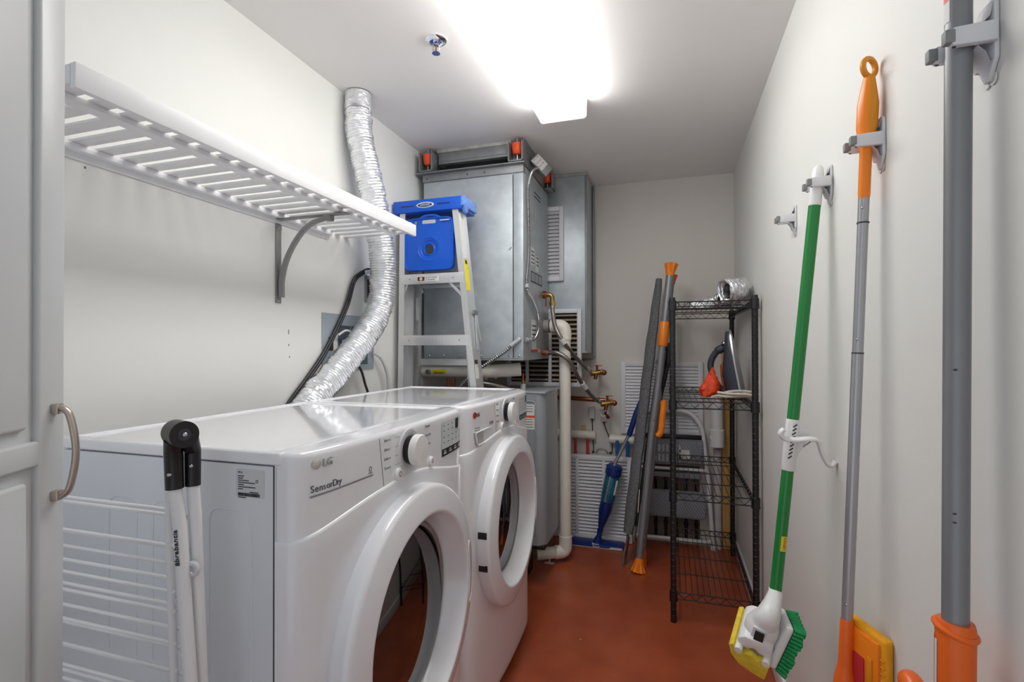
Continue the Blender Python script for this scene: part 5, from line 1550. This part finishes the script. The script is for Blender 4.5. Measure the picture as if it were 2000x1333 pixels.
obj('plate_recess', MB().bar(pc + MU * 0.014 + ML * 0.002, pc + MU * 0.078 + MR * 0.014 + ML * 0.010, 0.030, 0.008, -ML, 0.003), M_HOLDER, t)
obj('metal_plate', MB().bar(pc + MU * 0.006 - ML * 0.004, pc + MU * 0.052 + MR * 0.010, 0.020, 0.003, -ML), M_GALVD, t)
obj('dark_bolt', MB().bar(pc + MU * 0.052 + MR * 0.010 - ML * 0.0015, pc + MU * 0.074 + MR * 0.014 + ML * 0.002, 0.019, 0.003, -ML), M_VOID, t)
M2 = Matrix.Translation(V(0.236, 1.290, 0.488)) @ Matrix.Rotation(math.radians(22), 4, 'Y')
obj('brush_block', MB().box(-0.014, 0.004, -0.045, 0.048, -0.052, 0.052, 0.007, 3, M2), M_WPLAST, t)
bb = MB()
for i in range(13):
    for j in range(11):
        p = M2 @ V(0.004, -0.042 + j * 0.0085, -0.049 + i * 0.0082)
        q = M2 @ V(0.026 + 0.003 * math.sin(i * 5 + j * 3), -0.045 + j * 0.0092, -0.054 + i * 0.0090)
        bb.cyl(p, q, 0.0040, 0.0050, 6)
obj('bristles', bb, M_BRIST, t)['kind'] = 'stuff'

# orange handled mop
S1, S0 = V(0.3255, 1.028, 1.43), V(0.2985, 1.040, 0.668)
t = thing('flat_mop', 'silver handled mop with orange ring grip and orange and yellow head on the right wall', 'mop', S0)
d = (S1 - S0).normalized()
sx = lambda z: S0 + d * ((z - S0.z) / d.z)
obj('upper_tube', MB().tube([sx(1.145), sx(1.435)], 0.0085, 18), M_SILVER, t)
obj('lower_tube', MB().tube([sx(0.66), sx(1.146)], 0.0092, 18), M_SILVER, t)
for z in (1.375, 1.146):
    obj('joint_ring', MB().cyl(sx(z - 0.0012), sx(z + 0.0012), 0.0095, n=18), M_DARK, t)
for z in (1.40, 1.17, 0.70):
    obj('snap_button', MB().ball(sx(z) + V(-0.0040, -0.0078, 0), 0.0022, 8), M_STEEL, t)
gp_ = [sx(1.418), sx(1.425), sx(1.50), sx(1.515), sx(1.54), sx(1.58), sx(1.61), sx(1.628)]
gr_ = obj('grip', MB().tube(gp_, [0.0092, 0.0098, 0.0098, 0.012, 0.0165, 0.0165, 0.0120, 0.0085], 20, sq=0.95), M_ORANGE, t)
ins = MB().tube([p + V(0.0016, -0.0036, 0) for p in gp_[3:]], [0.0085, 0.0134, 0.0140, 0.0095, 0.0065], 16)
obj('grip_inlay', ins, M_AMBER, gr_)
rc = sx(1.645)
rpts = [rc + V(0.0145 * math.cos(a_) * 0.82, 0.0145 * math.cos(a_) * 0.57, 0.0155 * math.sin(a_)) for a_ in [2 * PI * k / 28 for k in range(28)]]
obj('hang_ring', MB().tube(rpts, 0.0048, 10, closed=True), M_AMBER, gr_)
nk = obj('neck', MB().tube([sx(0.672), sx(0.668), sx(0.60), sx(0.585), sx(0.565), sx(0.545), sx(0.50), sx(0.47)], [0.0094, 0.0106, 0.0115, 0.0125, 0.0165, 0.018, 0.0185, 0.015], 18), M_DORANGE, t)
M3 = Matrix.Translation(V(0.316, 1.025, 0.585)) @ Matrix.Rotation(math.radians(-50), 4, 'Z')
hp_ = [(-0.030, 0.090), (0.036, 0.068), (0.040, 0.050), (0.030, -0.09), (-0.036, -0.09)]
M3 = Matrix((V(0.45, -0.87, -0.10).normalized(), V(0.87, 0.45, 0).normalized(), V(0.0, 0.0, 1))).transposed().to_4x4()
M3.translation = V(0.313, 1.026, 0.585)
pad = MB().box(-0.046, 0.048, 0.004, 0.022, -0.11, 0.085, 0.005, 3, M3)
pad.v = [V(min(v.x, XR - 0.002), v.y, v.z) for v in pad.v]
obj('sponge_pad', pad, M_YORANGE, t)
fm = MB().box(-0.040, 0.038, -0.002, 0.007, -0.108, 0.076, 0.003, 2, M3)
obj('head_frame', fm, M_ORANGE, t)
for (a0, a1, z0, z1, m_) in ((-0.034, -0.022, 0.02, 0.070, M_AMBER), (-0.018, 0.012, -0.10, 0.035, M_RED), (0.016, 0.028, -0.03, 0.045, M_AMBER), (-0.010, 0.004, -0.10, -0.035, M_AMBER), (-0.030, -0.022, -0.06, 0.010, M_SPONGE)):
    obj('head_moulding', MB().box(a0, a1, -0.0045, -0.001, z0, z1, 0.0025, 2, M3), m_, t)
for i in range(14):
    obj('edge_rib', MB().box(0.037, 0.0465, 0.001, 0.0055, -0.10 + i * 0.0115, -0.096 + i * 0.0115, 0.0012, 1, M3), M_AMBER, t)

# thick grey pole
T1, T0 = V(0.3245, 0.716, 1.72), V(0.3115, 0.714, 0.60)
t = thing('floor_sweeper', 'thick grey pole with orange socket base, nearest the camera on the right wall', 'mop', (0.31, 0.714, 0.55))
d = (T1 - T0).normalized()
tx = lambda z: T0 + d * ((z - T0.z) / d.z)
obj('pole', MB().tube([tx(0.62), tx(1.72)], 0.0128, 22), M_GREYPOLE, t)
for z0, z1 in ((1.535, 1.72),):
    pl_ = obj('pole_sticker', MB().grid([[tx(z) + V(-0.0131 * math.cos(a_), -0.0131 * math.sin(a_), 0) for z in (z0, z1)] for a_ in [math.radians(-30 + 10 * i) for i in range(7)]]), M_LABEL, t)
    for i in range(5):
        z = 1.56 + i * 0.022
        obj('sticker_mark', MB().grid([[tx(zz) + V(-0.0134 * math.cos(a_), -0.0134 * math.sin(a_), 0) for zz in (z, z + 0.011)] for a_ in [math.radians(-14 + 9 * i_) for i_ in range(5)]]), M_ISO, pl_)
for z in (1.13, 0.965, 0.955):
    obj('chip_mark', MB().ball(tx(z) + V(-0.006, -0.0112, 0), 0.0016, 8, (1.6, 0.6, 0.7)), M_RUST, t)
so_ = obj('socket', MB().tube([tx(0.40), tx(0.80), tx(0.832), tx(0.838)], [0.0185, 0.0188, 0.0190, 0.0175], 24), M_DORANGE, t)
lipc = [tx(0.828) + V(0.0185 * math.cos(a_), 0.0185 * math.sin(a_), 0.005 * math.cos(a_ - 2.6)) for a_ in [2 * PI * k / 26 for k in range(26)]]
obj('socket_lip', MB().tube(lipc, 0.0036, 10, closed=True), M_DORANGE, so_)
obj('socket_slot', MB().grid([[tx(z) + V(-0.0192 * math.cos(a_), -0.0192 * math.sin(a_), 0) for z in (0.42, 0.815)] for a_ in [math.radians(-8 + 8 * i) for i in range(3)]]), M_HOLDER, so_)
obj('socket_recess', MB().grid([[tx(z) + V(-0.0191 * math.cos(a_), -0.0191 * math.sin(a_), 0) for z in (0.42, 0.818)] for a_ in [math.radians(-32 + 8 * i) for i in range(4)]]), M_RED, so_)
obj('lever', MB().tube(spline([V(0.306, 0.725, 0.600), V(0.303, 0.742, 0.660), V(0.300, 0.765, 0.703), V(0.299, 0.790, 0.716), V(0.299, 0.815, 0.704)], 6), [0.012] * 10 + [0.014] * 10 + [0.012, 0.010, 0.008, 0.006, 0.004], 14), M_DORANGE, t)
obj('head', MB().box(0.285, 0.345, 0.62, 0.82, 0.36, 0.42, 0.01), M_DORANGE, t)

# ================================================================== folded drying rack in front of the dryer
t = thing('drying_rack', 'folded white clothes drying rack with black hinges leaning beside the dryer', 'drying rack', (-0.72, 0.57, 0))
DY = 0.565
lg1 = [V(-0.700, 0.560, 1.005), V(-0.698, 0.560, 0.954), V(-0.687, 0.560, 0.896), V(-0.666, 0.560, 0.672), V(-0.615, 0.555, 0.0)]
l1 = obj('leg', MB().tube(lg1, 0.0090, 18), M_TUBEW, t)
lg2 = [V(-0.690, 0.582, 1.0), V(-0.6885, 0.582, 0.953), V(-0.684, 0.582, 0.911), V(-0.671, 0.582, 0.66), V(-0.635, 0.585, 0.0)]
l2 = obj('leg', MB().tube(lg2, 0.0088, 18), M_TUBEW, t)
text('tube_lettering', 'brabantia', 0.0125, (-0.6765, 0.5500, 0.848), (lg1[2] - lg1[3]), (-1, 0, -0.1), M_DARK, l1, 0.0005)
mk = V(-0.6800, 0.5506, 0.8425)
obj('tube_mark', MB().bar(mk, mk + V(-0.0006, 0, 0.0045), 0.007, 0.0012, (0, 1, 0)), M_DARK, l1)
hF, hA = V(-0.664, 0.548, 1.033), V(-0.93, 0.36, 0.0).normalized()
hg = obj('hinge', MB().cyl(hF, hF + hA * 0.0135, 0.0192, n=32).cyl(hF + hA * 0.0145, hF + hA * 0.036, 0.0188, n=32), M_BLACK, t)
obj('hinge_socket', MB().tube([hF + hA * 0.029 + V(0, -0.006, -0.008), V(-0.700, 0.560, 1.005), V(-0.6975, 0.560, 0.950)], [0.0120, 0.0125, 0.0120], 20), M_BLACK, hg)
obj('hinge_socket', MB().tube([hF + hA * 0.008 + V(-0.002, 0.012, -0.008), V(-0.689, 0.582, 1.003), V(-0.6885, 0.582, 0.950)], [0.0125, 0.0112, 0.0106], 20), M_BLACK, hg)
obj('hinge_bolt', MB().ball(hF - hA * 0.0008, 0.0040, 12), M_STEEL, hg)
obj('hinge_recess', MB().lathe([(0.0085, 0), (0.0082, 0.0006), (0.007, 0.0002), (0.0, 0.0002)], hF - hA * 0.0001, -hA, 24), M_DARK, hg)
obj('socket_bolt', MB().ball((-0.6935, 0.5488, 0.973), 0.0034, 10), M_STEEL, hg)
obj('socket_bolt', MB().ball((-0.6825, 0.5735, 0.981), 0.0034, 10), M_STEEL, hg)
obj('side_bar', MB().tube([V(-0.718, DY, 1.005), V(-0.714, DY, 0.90), V(-0.704, DY, 0.66), V(-0.665, DY, 0.02)], 0.0058, 14), M_TUBEW, t)
for i, z in enumerate((0.916, 0.905, 0.863, 0.857, 0.837, 0.810, 0.795, 0.771, 0.766, 0.736, 0.719, 0.708, 0.679, 0.670, 0.645, 0.629, 0.623, 0.60, 0.58, 0.55, 0.52, 0.49, 0.46, 0.43)):
    xe = -0.716 + (0.91 - z) * 0.040 + (0.020 if i in (0, 1, 2, 3) else 0.0)
    obj('rod', MB().tube([V(-1.19, DY + (0.008 if i % 2 else 0.0), z - 0.001), V(xe + 0.01, DY + (0.008 if i % 2 else 0.0), z)], 0.0027, 10), M_TUBEW, t)
obj('side_bar', MB().tube([V(-1.192, DY + 0.004, 1.0), V(-1.192, DY + 0.004, 0.02)], 0.0058, 14), M_TUBEW, t)
for z, x in ((0.832, -0.672), (0.782, -0.692)):
    obj('clip', MB().lathe([(0.012, 0), (0.010, 0.004), (0.006, 0.004), (0.006, 0)], (x, DY + 0.004, z), (0.2, -1, 0), 18, True), mat('clear_plastic', rgb(214, 218, 224), 0.2), t)
for z in (0.742, 0.705, 0.68, 0.625):
    obj('bracket_pin', MB().box(-0.694 + (0.80 - z) * 0.05, -0.686 + (0.80 - z) * 0.05, DY - 0.002, DY + 0.004, z - 0.003, z + 0.003), M_TUBEW, t)
